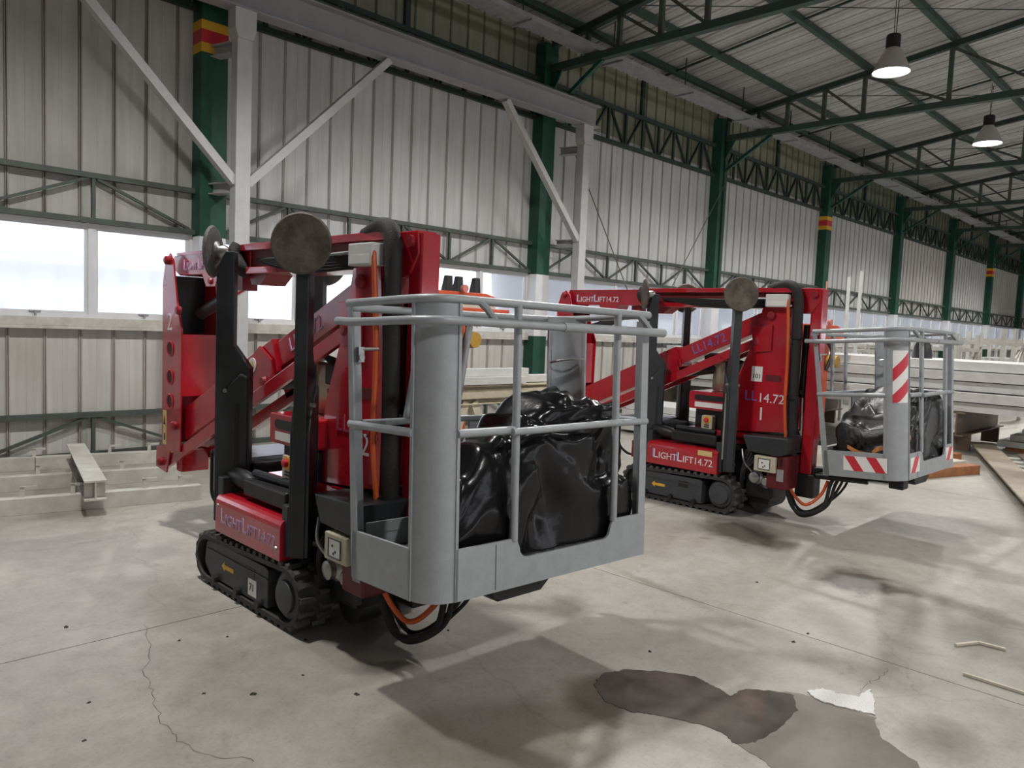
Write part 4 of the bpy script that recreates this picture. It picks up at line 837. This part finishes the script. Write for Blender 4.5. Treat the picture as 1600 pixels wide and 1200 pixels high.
    if hazard:
        ml = P('levelling_ram', MB().cyl((bx+0.10, by+bq[7]+0.1, bz-0.075), (bx+0.14, by+0.30, bz-0.06), 0.028, 12), BLK, sm=True); MB().cyl((bx+0.14, by+0.30, bz-0.06), (bx+0.17, by+0.12, bz-0.055), 0.014, 10).build('ram_rod', CHROME, ml); MB().box(bx+0.12, bx+0.24, by+0.03, by+0.14, bz-0.085, bz-0.008).build('ram_mount', BLK, ml, bevel=0.01)
    q = list(bq); q[0] = bx; q[1] = by
    make_basket(T, q, hazard)
    return T

B1 = (1.815, 2.183, 0.474, -0.039, -0.044, 0.012, 1.307, 0.545, 1.172, 0.12, 0.060)
B2 = (6.200, 1.927, 0.492, 0.007, -0.070, 0.007, 1.296, 0.600, 1.165, 0.126, 0.093)
make_lift((2.25, 3.80, 0), '2', 'red tracked boom lift numbered 2 with grey basket, nearest the camera', B1, False, True, 0.0)
make_lift((6.33, 3.74, 0), '1', 'red tracked boom lift numbered 1 with hazard plates on its basket', B2, True, False, -0.05)

# ================================================================== black covers heaped in the baskets
TARP = mat('glossy_black_sheet', (0.006, 0.006, 0.007), 0.2, var=0.2, scale=9, bump=0.1, bscale=40, spec=0.32)
TARP2 = mat('dull_black_sheet', (0.016, 0.0155, 0.0155), 0.36, var=0.35, scale=7, bump=0.2, bscale=50)
ORL = mat('orange_lining', (0.62, 0.24, 0.07), 0.6, var=0.2)
def lerp_prof(pr, t):
    for (a, b), (c, d) in zip(pr, pr[1:]):
        if t <= c: 
            k = (t-a)/(c-a) if c > a else 0; k = k*k*(3-2*k); return b+(d-b)*k
    return pr[-1][1]
def nvec(v): return Vector((noise.noise(v), noise.noise(v+Vector((31.4, 7.7, 2.3))), noise.noise(v+Vector((-11.2, 19.1, 41.7)))))
def tri(x): return abs((x % 1.0)*2-1)
def fold(p, seed, amp):
    """sharp-creased folds of a stiff plastic sheet"""
    v = Vector(p); w = nvec(v*1.7+Vector((seed, 0, 0)))*0.30+nvec(v*4.5+Vector((0, seed, 0)))*0.07
    q = v+w; o = 0.0
    for k, (dx, dy, dz, fr, wt) in enumerate(((-0.55, 0.3, 0.85, 2.3, 0.9), (0.75, 0.4, 0.60, 2.9, 0.65), (-0.9, -0.3, 0.35, 4.3, 0.55), (0.35, 0.8, 0.9, 6.0, 0.42), (0.9, 0.1, -0.5, 9.0, 0.24), (-0.2, 0.5, 0.95, 14.0, 0.10))):
        mk = noise.noise(v*1.9+Vector((k*7.3, seed, 1.0)))*0.8+0.5; mk = min(1, max(0.05, mk))
        o += wt*mk*(tri((q.x*dx+q.y*dy+q.z*dz)*fr+0.37*k+seed)-0.5)
    return amp*o
def heap(name, bq, prof, y0, y1, zbase, seed, m, label, amp=0.06, boxy=0.42, yprof=None):
    x, y, z, ya, pi_, ro, W, D, Ht, r, sp = bq
    NS, NT = 150, 130; vs = []; fs = []
    x0, x1 = prof[0][0], prof[-1][0]
    for i in range(NS+1):
        s = i/NS; xs = x0+(x1-x0)*s; h = max(0.04, lerp_prof(prof, xs)-0.05)
        en = min(1, s/0.06, (1-s)/0.06); en = math.sin(en*PI/2)**0.7
        ya0, yb0 = (yprof(xs) if yprof else (y0, y1)); yc, B = (ya0+yb0)/2, (yb0-ya0)/2*(0.35+0.65*en)
        for j in range(NT+1):
            t = PI*j/NT; c, sn = math.cos(t), math.sin(t)
            py = yc-B*math.copysign(abs(c)**boxy, c); pz = zbase+h*(0.15+0.85*en)*max(0, sn)**boxy
            lim = min(1, (pz-zbase)/0.12)
            f = fold((xs, py, pz), seed, amp)*(0.25+0.75*lim)
            n = Vector((0, py-yc, (pz-zbase)*0.6)).normalized() if (abs(py-yc)+pz-zbase) > 1e-6 else Vector((0, 0, 1))
            px_ = xs+f*0.5; qy = py+n.y*f; qz = max(zbase+0.001, pz+n.z*f)
            qy = min(max(qy, 0.030), D-0.03); px_ = min(max(px_, 0.03), W-0.025)
            if px_ < r+0.02 and qy < r+0.02:
                dd = Vector((px_-r-0.02, qy-r-0.02)); 
                if dd.length > r-0.01: dd *= (r-0.01)/dd.length; px_, qy = r+0.02+dd.x, r+0.02+dd.y
            vs.append((px_, qy, qz))
    n1 = NT+1
    fs = [(i*n1+j, i*n1+j+1, (i+1)*n1+j+1, (i+1)*n1+j) for i in range(NS) for j in range(NT)]
    fs += [tuple(j for j in range(n1)), tuple(NS*n1+j for j in range(NT, -1, -1))]
    b = MB(); b.v = vs; b.f = fs
    o = b.build(name, m, None, (x, y, z), smooth=False, label=label, category='cover')
    for p in o.data.polygons: p.use_smooth = True
    o.rotation_euler = (pi_, ro, ya)
    return o
heap('basket_cover', B1, [(0.10, 0.10), (0.15, 0.24), (0.24, 0.42), (0.36, 0.54), (0.50, 0.60), (0.64, 0.65), (0.78, 0.71), (0.90, 0.74), (1.03, 0.73), (1.14, 0.67), (1.22, 0.52), (1.27, 0.35)], 0.045, 0.46, 0.116, 2.0, TARP, 'glossy black plastic cover heaped in the basket of the nearest lift', amp=0.10, yprof=lambda x: (0.045, 0.46 if x > 0.6 else 0.20+0.26*max(0, (x-0.1)/0.5)))
h2 = heap('basket_cover', B2, [(0.06, 0.16), (0.14, 0.34), (0.26, 0.46), (0.40, 0.52), (0.55, 0.58), (0.75, 0.62), (0.95, 0.60), (1.12, 0.57), (1.22, 0.46), (1.27, 0.30)], 0.035, 0.54, 0.116, 9.0, TARP2, 'dull black cover with orange lining heaped in the hazard-striped basket', amp=0.15)
for pts in ([(0.025, 0.42, 0.24), (0.03, 0.34, 0.20), (0.04, 0.26, 0.185)], [(0.035, 0.235, 0.20), (0.03, 0.19, 0.235), (0.04, 0.13, 0.25)], [(0.15, 0.02, 0.30), (0.19, 0.018, 0.335), (0.235, 0.018, 0.32), (0.25, 0.02, 0.26), (0.245, 0.02, 0.21)]):
    q = bez(pts, 8); b = MB(); m_ = len(q); w_ = 0.016
    b.add([p+Vector((0, 0, w_)) for p in q]+[p-Vector((0, 0, w_)) for p in q]+[p+Vector((0.004, 0.004, w_)) for p in q]+[p+Vector((0.004, 0.004, -w_)) for p in q],
          [(i, i+1, m_+i+1, m_+i) for i in range(m_-1)]+[(2*m_+i, 3*m_+i, 3*m_+i+1, 2*m_+i+1) for i in range(m_-1)]+[(i, 2*m_+i, 2*m_+i+1, i+1) for i in range(m_-1)]+[(m_+i, m_+i+1, 3*m_+i+1, 3*m_+i) for i in range(m_-1)])
    b.build('orange_lining', ORL, h2)

# ================================================================== stored steel and other things on the floor
# ---- cantilever rack lying on its back by the left wall
a0 = math.atan2(-0.27, 1.31)
rk = thing('cantilever_rack', (1.79, 6.42, 0), a0, label='white painted cantilever rack frame lying flat on the floor by the left wall', category='rack')
for k, (yy, x0, x1) in enumerate(((0.0, -1.8, 0.92), (0.88, -1.8, 0.92), (1.80, -1.8, 0.98))):
    br = MB().box(x0, x1, yy, yy+0.09, 0, 0.125).build('rack_bar', RACKW, rk, bevel=0.003)
    for xx in ((-1.05, -0.62, -0.22, 0.42, 0.78) if k else (-0.35, -0.02, 0.48, 0.75)):
        MB().box(xx, xx+0.03, yy+0.05, yy+0.062, 0.125, 0.20).box(xx, xx+0.11, yy+0.05, yy+0.062, 0.185, 0.205).build('hook', RACKW, br)
    MB().box(x0+0.9+0.35*k, x0+0.905+0.35*k, yy-0.002, yy, 0.0, 0.125).build('weld_line', JDARK, br)
MB().ibeam((0.12, -0.27, 0.20), (0.12, 1.58, 0.20), 0.15, 0.15, 0.012).build('upright_beam', RACKW, rk)
for yy in (-0.2, 0.45, 1.1): MB().box(0.05, 0.19, yy, yy+0.01, 0.14, 0.262).build('stiffener', RACKW, rk)
MB().box(-2.0, 0.7, 0, 0.06, 0, 0.04).build('rusty_angle', RUSTD, None, (2.4, 8.62, 0), -0.01, label='rusty steel angle lying against the wall behind the white rack', category='angle bar')
MB().box(0, 0.35, 0, 0.25, 0, 0.10).build('kerb_guard', YEL, None, (3.15, 7.95, 0), 0.0, bevel=0.01, label='low yellow guard block on the floor beside the first column', category='guard')
ch = thing('yellow_chain', (3.70, 8.50, 0.62), label='yellow chain hanging in front of the first green column', category='chain')
for k in range(11):
    t_ = [2*PI*j/12 for j in range(12)]; ax = (1, 0) if k % 2 else (0, 1)
    MB().tube([(ax[0]*0.014*math.cos(a), ax[1]*0.014*math.cos(a), 0.02+k*0.030+0.022*math.sin(a)) for a in t_], 0.005, 6, closed=True).build('link', YEL, ch)
MB().tube(bez([(0, 0, 0.35), (0.05, 0.02, 0.30), (0.10, 0.05, 0.28)], 5), 0.012, 6).build('wall_hook', YEL, ch)

# ---- cream trestles carrying white bars behind the nearest basket
tr = thing('steel_trestle', (4.75, 6.55, 0), label='cream painted steel trestle carrying white bars behind the nearest basket', category='trestle')
MB().ibeam((-0.2, 0, 0.74), (2.75, 0, 0.74), 0.16, 0.22, 0.014).build('top_beam', CREAM, tr); MB().box(-0.2, 2.75, -0.085, -0.075, 0.70, 0.80).build('beam_plate', CREAM, tr)
for xx in (0.25, 1.15, 2.35):
    for sx in (-1, 1): MB().beam((xx+sx*0.06, -0.02, 0.66), (xx+sx*0.34, -0.05, 0), 0.10, 0.09, up=(0, 1, 0)).build('leg', CREAM, tr)
    MB().box(xx-0.20, xx+0.20, -0.05, 0.05, 0.26, 0.33).build('spreader', CREAM, tr)
for k, (yy, zz, xx, ln) in enumerate(((-0.06, 0.86, -0.1, 2.1), (0.08, 0.86, 0.0, 2.7), (0.0, 0.955, -0.2, 2.3))):
    MB().box(0, ln, -0.06, 0.06, 0, 0.09).build('white_bar', STKW, None, (4.75+xx, 6.55+yy, zz if k < 2 else 0.952), bevel=0.004, label=('front lower', 'rear lower', 'upper')[k]+' white steel bar resting on the cream trestle', category='bar', group='white bars on the trestle')

# ---- stack of white profiles behind the farther lift, laid square to the wall
n_ = 0
lay = [(0.60, 12.30, 1.9), (0.745, 12.25, 2.2), (0.89, 12.42, 2.0), (1.035, 12.35, 1.7), (1.18, 12.5, 2.1)]
for k, (z0, x0, y0) in enumerate(lay):
    for j in range(5):
        xx = x0+j*0.40+random.uniform(-0.02, 0.02); yy = y0+random.uniform(-0.08, 0.12)*(1 if j else 0.2)
        hh = 0.128
        b = MB().prism([(0, 0), (0.36, 0), (0.36, 0.012), (0.015, 0.012), (0.015, hh-0.012), (0.36, hh-0.012), (0.36, hh), (0, hh)], 'y', 0, 6.2+random.uniform(-0.3, 0.2))
        b.build('steel_profile', STKW, None, (xx, yy, z0), label='long white steel profile, %s row and %s layer up in the stack' % (ORD[j], ORD[k]), category='steel profile', group='stacked white profiles')
for k, yy in enumerate((2.6, 5.2, 7.6)):
    MB().ibeam((0, 0, 0.40), (2.3, 0, 0.40), 0.2, 0.34, 0.02).box(0.3, 0.36, -0.12, 0.12, 0, 0.24).box(1.9, 1.96, -0.12, 0.12, 0, 0.24).build('brown_bearer', BROWN, None, (12.2, yy+0.55, 0.02), label='%s brown steel bearer under the white profile stack, counted from the camera' % ORD[k], category='bearer', group='bearers under the stack')
for k in range(5):
    MB().box(0, 1.0, 0, 1.5-0.1*k, 0, 0.09).build('profile_bundle', STKW, None, (13.25+0.03*(k % 2), 1.35-0.05*k, 0.06+k*0.10), bevel=0.006, label='low white steel bundle beside the brown bearer, %s from the bottom' % ORD[k], category='steel bundle', group='low white bundles')
MB().box(0, 0.9, 0, 1.4, 0, 0.06).build('timber_sleeper', WOOD, None, (13.3, 1.35, 0), label='orange timber sleeper under the low white bundles', category='timber')
for k in range(4):
    MB().box(0, 0.8, 0, 2.0-0.12*k, 0, 0.10).build('panel_pack', STKW, None, (9.55+0.02*k, 5.2+0.06*k, 0.04+k*0.105), bevel=0.006, label='white panel pack behind the farther lift, %s from the floor' % ORD[k], category='panel pack', group='white panel packs')

# ---- perforated brown beam and timbers at the right edge
an = math.atan2(1.92, 5.48)
pb = thing('ladder_beam', (6.8, 0.99, 0), an, label='long brown perforated steel beam lying on the floor at the right edge', category='beam')
L_ = 6.5
BBP = mat('beige_brown_plate', (0.42, 0.36, 0.28), 0.6, col2=(0.15, 0.115, 0.08), scale=0.7)
MB().box(0, L_, -0.30, 0, 0.10, 0.118).build('near_flange', BBP, pb); MB().box(0, L_, -0.16, -0.142, 0.0, 0.10).build('near_web', BROWN, pb)
MB().box(0.2, L_-1.2, -0.74, -0.44, 0.115, 0.133).build('far_flange', BROWN, pb); MB().box(0.2, L_-1.2, -0.60, -0.582, 0.0, 0.115).build('far_web', BROWN, pb)
k = 0.35
while k < L_-1.3:
    MB().box(k, k+0.13, -0.50, -0.24, 0.085, 0.10).build('cross_plate', RACKW, pb); k += 0.36
for k, (xx, yy, rz, ln, wd, z0, m_, nm) in enumerate(((9.35, 2.80, -0.31, 1.25, 0.14, 0, WOOD, 'orange timber batten lying in front on the floor by the hazard-striped basket'), (9.70, 3.00, -0.30, 1.2, 0.33, 0.0, PLY, 'pale flat board lying between the two orange battens'),
        (10.55, 3.12, -0.28, 0.95, 0.12, 0, WOOD, 'orange timber batten lying farther back towards the brown bearers'), (10.75, 3.35, -0.2, 0.9, 0.4, 0, PLY, 'pale flat board on the floor farther back near the brown bearers'))):
    MB().box(0, ln, 0, wd, z0, z0+(0.11 if m_ is WOOD else 0.10)).build('timber_batten' if m_ is WOOD else 'flat_board', m_, None, (xx, yy, 0), rz, bevel=0.004, label=nm, category='timber' if m_ is WOOD else 'board')
MB().prism([(0, 0), (0.22, 0), (0.22, 0.02), (0.10, 0.12), (0, 0.12)], 'x', 0, 1.6).build('aluminium_profile', mat('white_alu', (0.72, 0.74, 0.78), 0.3, metal=0.2), None, (11.0, 3.95, 0.0), -0.1, label='white aluminium profile lying on the floor behind the hazard-striped basket', category='profile')
rl = thing('white_roll', (10.4, 1.5, 0.22), label='white roll lying on the brown beam at the right edge', category='roll')
MB().tube([(0, 0, 0), (1.1, -0.28, 0.0)], 0.085, 18).build('roll_body', STKW, rl, smooth=True); MB().lathe([(0.04, 0), (0.04, 0.01)], (-0.012, 0.003, 0), (1.1, -0.28, 0), 14).build('roll_core', BLK, rl)

# ---- pale steel frames in the distance
fn = 0
for (xx, yy, w_, h_, d_) in ((15.8, 4.2, 1.4, 1.75, 0.9), (17.9, 3.9, 1.3, 1.9, 1.0), (19.8, 5.0, 1.8, 1.85, 1.1), (22.6, 4.7, 2.2, 2.0, 1.2), (25.5, 5.5, 2.2, 1.8, 1.2), (18.8, 6.6, 1.8, 1.6, 1.0), (28.5, 5.2, 2.4, 1.9, 1.2), (22.0, 7.0, 2.0, 1.7, 1.0)):
    f = thing('storage_stillage', (xx, yy, 0), 0.12*math.sin(xx), label='pale steel storage frame in the distance, %s nearest behind the white profile stack' % ORD[fn], category='frame', group='pale frames in the distance'); fn += 1
    for px_ in (0, w_):
        for py_ in (0, d_): MB().box(px_-0.035, px_+0.035, py_-0.035, py_+0.035, 0, h_-0.25*(py_ > 0)).build('upright', RACKW, f)
    for z in (0.35, h_*0.55, h_-0.3):
        for py_ in (0, d_): MB().box(0, w_, py_-0.03, py_+0.03, z-0.035, z+0.035).build('rail', RACKW, f)
        for px_ in (0, w_): MB().box(px_-0.03, px_+0.03, 0, d_, z-0.03, z+0.03).build('cross_rail', RACKW, f)
    MB().beam((0, 0, 0.38), (w_, 0, h_-0.35), 0.05, 0.05, up=(0, 1, 0)).build('brace', RACKW, f)
    for q in range(6): MB().box(-0.3, w_+0.3, 0.08+q*0.15, 0.16+q*0.15, h_*0.55+0.04, h_*0.55+0.12+0.03*(q % 2)).build('stored_bar', STKW, f)
MB().lathe([(0.15, 0), (0.15, 0.06), (0.12, 0.2), (0.07, 0.3), (0.02, 0.34)], (0, 0, 0), (0, 0, 1), 14).build('black_bundle', TARP2, None, (13.3, 4.0, 1.308), smooth=True, label='small black wrapped bundle standing on the white profile stack', category='bundle')
MB().box(0, 0.9, 0, 0.6, 0, 0.3).build('timber_crate', WOOD, None, (27.6, 4.4, 1.3-1.3), label='brown crate standing far off among the pale frames', category='crate')
for k, (xx, yy, h_, ln) in enumerate(((14.9, 5.85, 2.75, 0.10), (15.25, 5.8, 2.9, 0.22))):
    MB().beam((0, 0, 0), (ln, 0.05, h_), 0.05, 0.05).build('leaning_pole', STKW, None, (xx, yy, 0), label='%s slender white pole standing behind the farther lift' % ('left', 'right')[k], category='pole', group='slender white poles')

# ---- orange hoists behind the lifts
def hoist(loc, sc, label, pads):
    t = thing('orange_hoist', loc, label=label, category='hoist', group='orange hoists'); t.scale = (sc, sc, sc)
    MB().box(-0.15, 0.15, -0.15, 0.15, 0.05, 1.75).build('mast', ORM, t, bevel=0.01); MB().box(-0.5, 0.5, -0.45, 0.45, 0, 0.08).build('base', BLK, t, bevel=0.01)
    MB().prism([(-0.55, 1.80), (0.70, 1.80), (0.78, 1.88), (0.45, 1.96), (-0.5, 1.96)], 'y', -0.14, 0.14).build('top_arm', ORM, t, bevel=0.01); MB().box(-0.5, 0.85, -0.18, 0.18, 1.70, 1.76).build('lower_arm', ORM, t, bevel=0.008)
    MB().box(-0.40, 0.60, -0.16, 0.16, 1.755, 1.80).build('arm_packing', PLY, t)
    for x in pads: MB().add([(x-0.055, -0.06, 1.96), (x+0.055, -0.06, 1.96), (x+0.055, 0.06, 1.96), (x-0.055, 0.06, 1.96), (x-0.03, -0.03, 2.16), (x+0.065, -0.03, 2.16), (x+0.065, 0.03, 2.16), (x-0.03, 0.03, 2.16)], [(0,3,2,1),(4,5,6,7),(0,1,5,4),(1,2,6,5),(2,3,7,6),(3,0,4,7)]).build('rubber_pad', BLK, t, bevel=0.006)
    MB().lathe([(0.05, 0), (0.05, 0.05)], (0.02, -0.16, 2.0), (0, -1, 0), 12).build('knob', mat('pink_knob', (0.6, 0.2, 0.17), 0.5), t)
    MB().tube(bez([(-0.1, -0.2, 1.7), (0.05, -0.24, 1.5), (-0.05, -0.2, 1.2)], 6), 0.03, 8).build('lever', BLK, t, smooth=True)
    MB().lathe([(0.10, 0), (0.11, 0.1), (0.10, 0.2)], (0.12, -0.12, 1.35), (0, -1, 0), 14).build('gearbox', mat('ochre_gearbox', (0.42, 0.24, 0.03), 0.5), t, smooth=True)
hoist((6.55, 7.6, 0), 1.0, 'orange hoist with black pads standing behind the nearest lift', (-0.12, 0.06, 0.36))
hoist((11.55, 4.95, 0), 0.90, 'orange hoist with black pads standing behind the farther lift', (-0.10, 0.12))

# ---- puddle, white patch and litter on the floor
def wet_mat():
    m = bpy.data.materials.new('dirty_water'); m.use_nodes = True; N, L = nodes(m); b = N['Principled BSDF']
    b.inputs['Base Color'].default_value = (0.085, 0.070, 0.055, 1); b.inputs['Roughness'].default_value = 0.06; b.inputs['IOR'].default_value = 1.33
    geo = N.new('ShaderNodeNewGeometry'); n = N.new('ShaderNodeTexNoise'); n.inputs['Scale'].default_value = 5; n.inputs['Detail'].default_value = 6; L.new(geo.outputs['Position'], n.inputs['Vector'])
    r = N.new('ShaderNodeValToRGB'); r.color_ramp.elements[0].position = 0.35; r.color_ramp.elements[1].position = 0.7; r.color_ramp.elements[0].color = (0.085, 0.075, 0.066, 1); r.color_ramp.elements[1].color = (0.15, 0.13, 0.115, 1)
    L.new(n.outputs['Fac'], r.inputs['Fac']); L.new(r.outputs['Color'], b.inputs['Base Color']); return m
def flat_patch(name, px, z, m, jag, seed, **props):
    P = [gp(*p) for p in px]; out = []
    rd = random.Random(seed)
    for (a, b) in zip(P, P[1:]+P[:1]):
        for k in range(7):
            t = k/7; x = a[0]+(b[0]-a[0])*t; y = a[1]+(b[1]-a[1])*t
            out.append((x+rd.uniform(-jag, jag), y+rd.uniform(-jag, jag)))
    return MB().prism(out, 'z', 0.0004, z).build(name, m, None, **props)
flat_patch('damp_patch', [(1205, 1079), (1255, 1084), (1300, 1100), (1368, 1122), (1375, 1150), (1430, 1190), (1470, 1260), (1330, 1300), (1240, 1230), (1195, 1190), (1150, 1163), (1170, 1120)], 0.0012, mat('damp_concrete', (0.19, 0.165, 0.135), 0.5, col2=(0.12, 0.10, 0.08), scale=3), 0.007, 8, label='dull damp patch of concrete running from the puddle to the lower edge', category='damp patch')
flat_patch('puddle', [(928, 1070), (940, 1053), (975, 1047), (1030, 1049), (1085, 1058), (1115, 1072), (1140, 1087), (1165, 1077), (1205, 1080), (1240, 1086), (1245, 1110), (1215, 1140), (1180, 1160), (1150, 1163), (1125, 1143), (1085, 1130), (1030, 1118), (985, 1112), (945, 1096)], 0.0022, wet_mat(), 0.006, 3, label='dark reflecting puddle on the concrete in the right foreground', category='puddle')
flat_patch('white_patch', [(1262, 1082), (1285, 1077), (1310, 1085), (1340, 1090), (1358, 1078), (1366, 1090), (1368, 1118), (1340, 1112), (1300, 1102), (1275, 1094)], 0.006, mat('patch_white', (0.75, 0.74, 0.71), 0.7, bump=0.8, bscale=120), 0.006, 5, label='flat white patch along the far edge of the puddle', category='foam')  # small irregular white patch, slightly raised and bumpy
def stick(px, w_, m, label):
    b = MB(); pts = [Vector(gp(*p)) for p in px]
    for a, c in zip(pts, pts[1:]): b.beam(a+Vector((0, 0, 0.008)), c+Vector((0, 0, 0.008)), w_, 0.012)
    b.build('wood_sliver', m, None, label=label, category='sliver', group='pale slivers on the floor')
stick([(1493, 1010), (1528, 1006), (1571, 1017)], 0.016, PLY, 'bent pale sliver on the floor at the right, farther from the camera')
stick([(1505, 1055), (1602, 1086)], 0.014, PLY, 'straight pale sliver on the floor at the right, nearer the camera')

CHIP = mat('dirt_chip', (0.03, 0.025, 0.02), 0.8)
for k, q in enumerate(((103, 980), (473, 1055), (395, 1085), (132, 1157), (139, 1098), (477, 1000), (557, 1085), (280, 1001), (318, 1084), (1183, 910), (1240, 1003), (1262, 990), (1015, 1018), (700, 985), (355, 995))):
    x_, y_, _ = gp(*q); rd = random.Random(k); s_ = rd.uniform(0.006, 0.013)
    MB().add([(-s_, -s_*0.6, 0), (s_, -s_*0.8, 0), (s_*1.3, s_*0.7, 0), (-s_*0.8, s_, 0), (-s_*0.3, 0, s_*0.7), (s_*0.5, 0.1*s_, s_*0.6)], [(0, 3, 2, 1), (0, 1, 5, 4), (1, 2, 5), (2, 3, 4, 5), (3, 0, 4)]).build('dirt_chip', CHIP, None, (x_, y_, 0), rd.uniform(0, 6), label='small dark chip of dirt lying on the open concrete floor', category='chip', group='dirt chips on the floor')
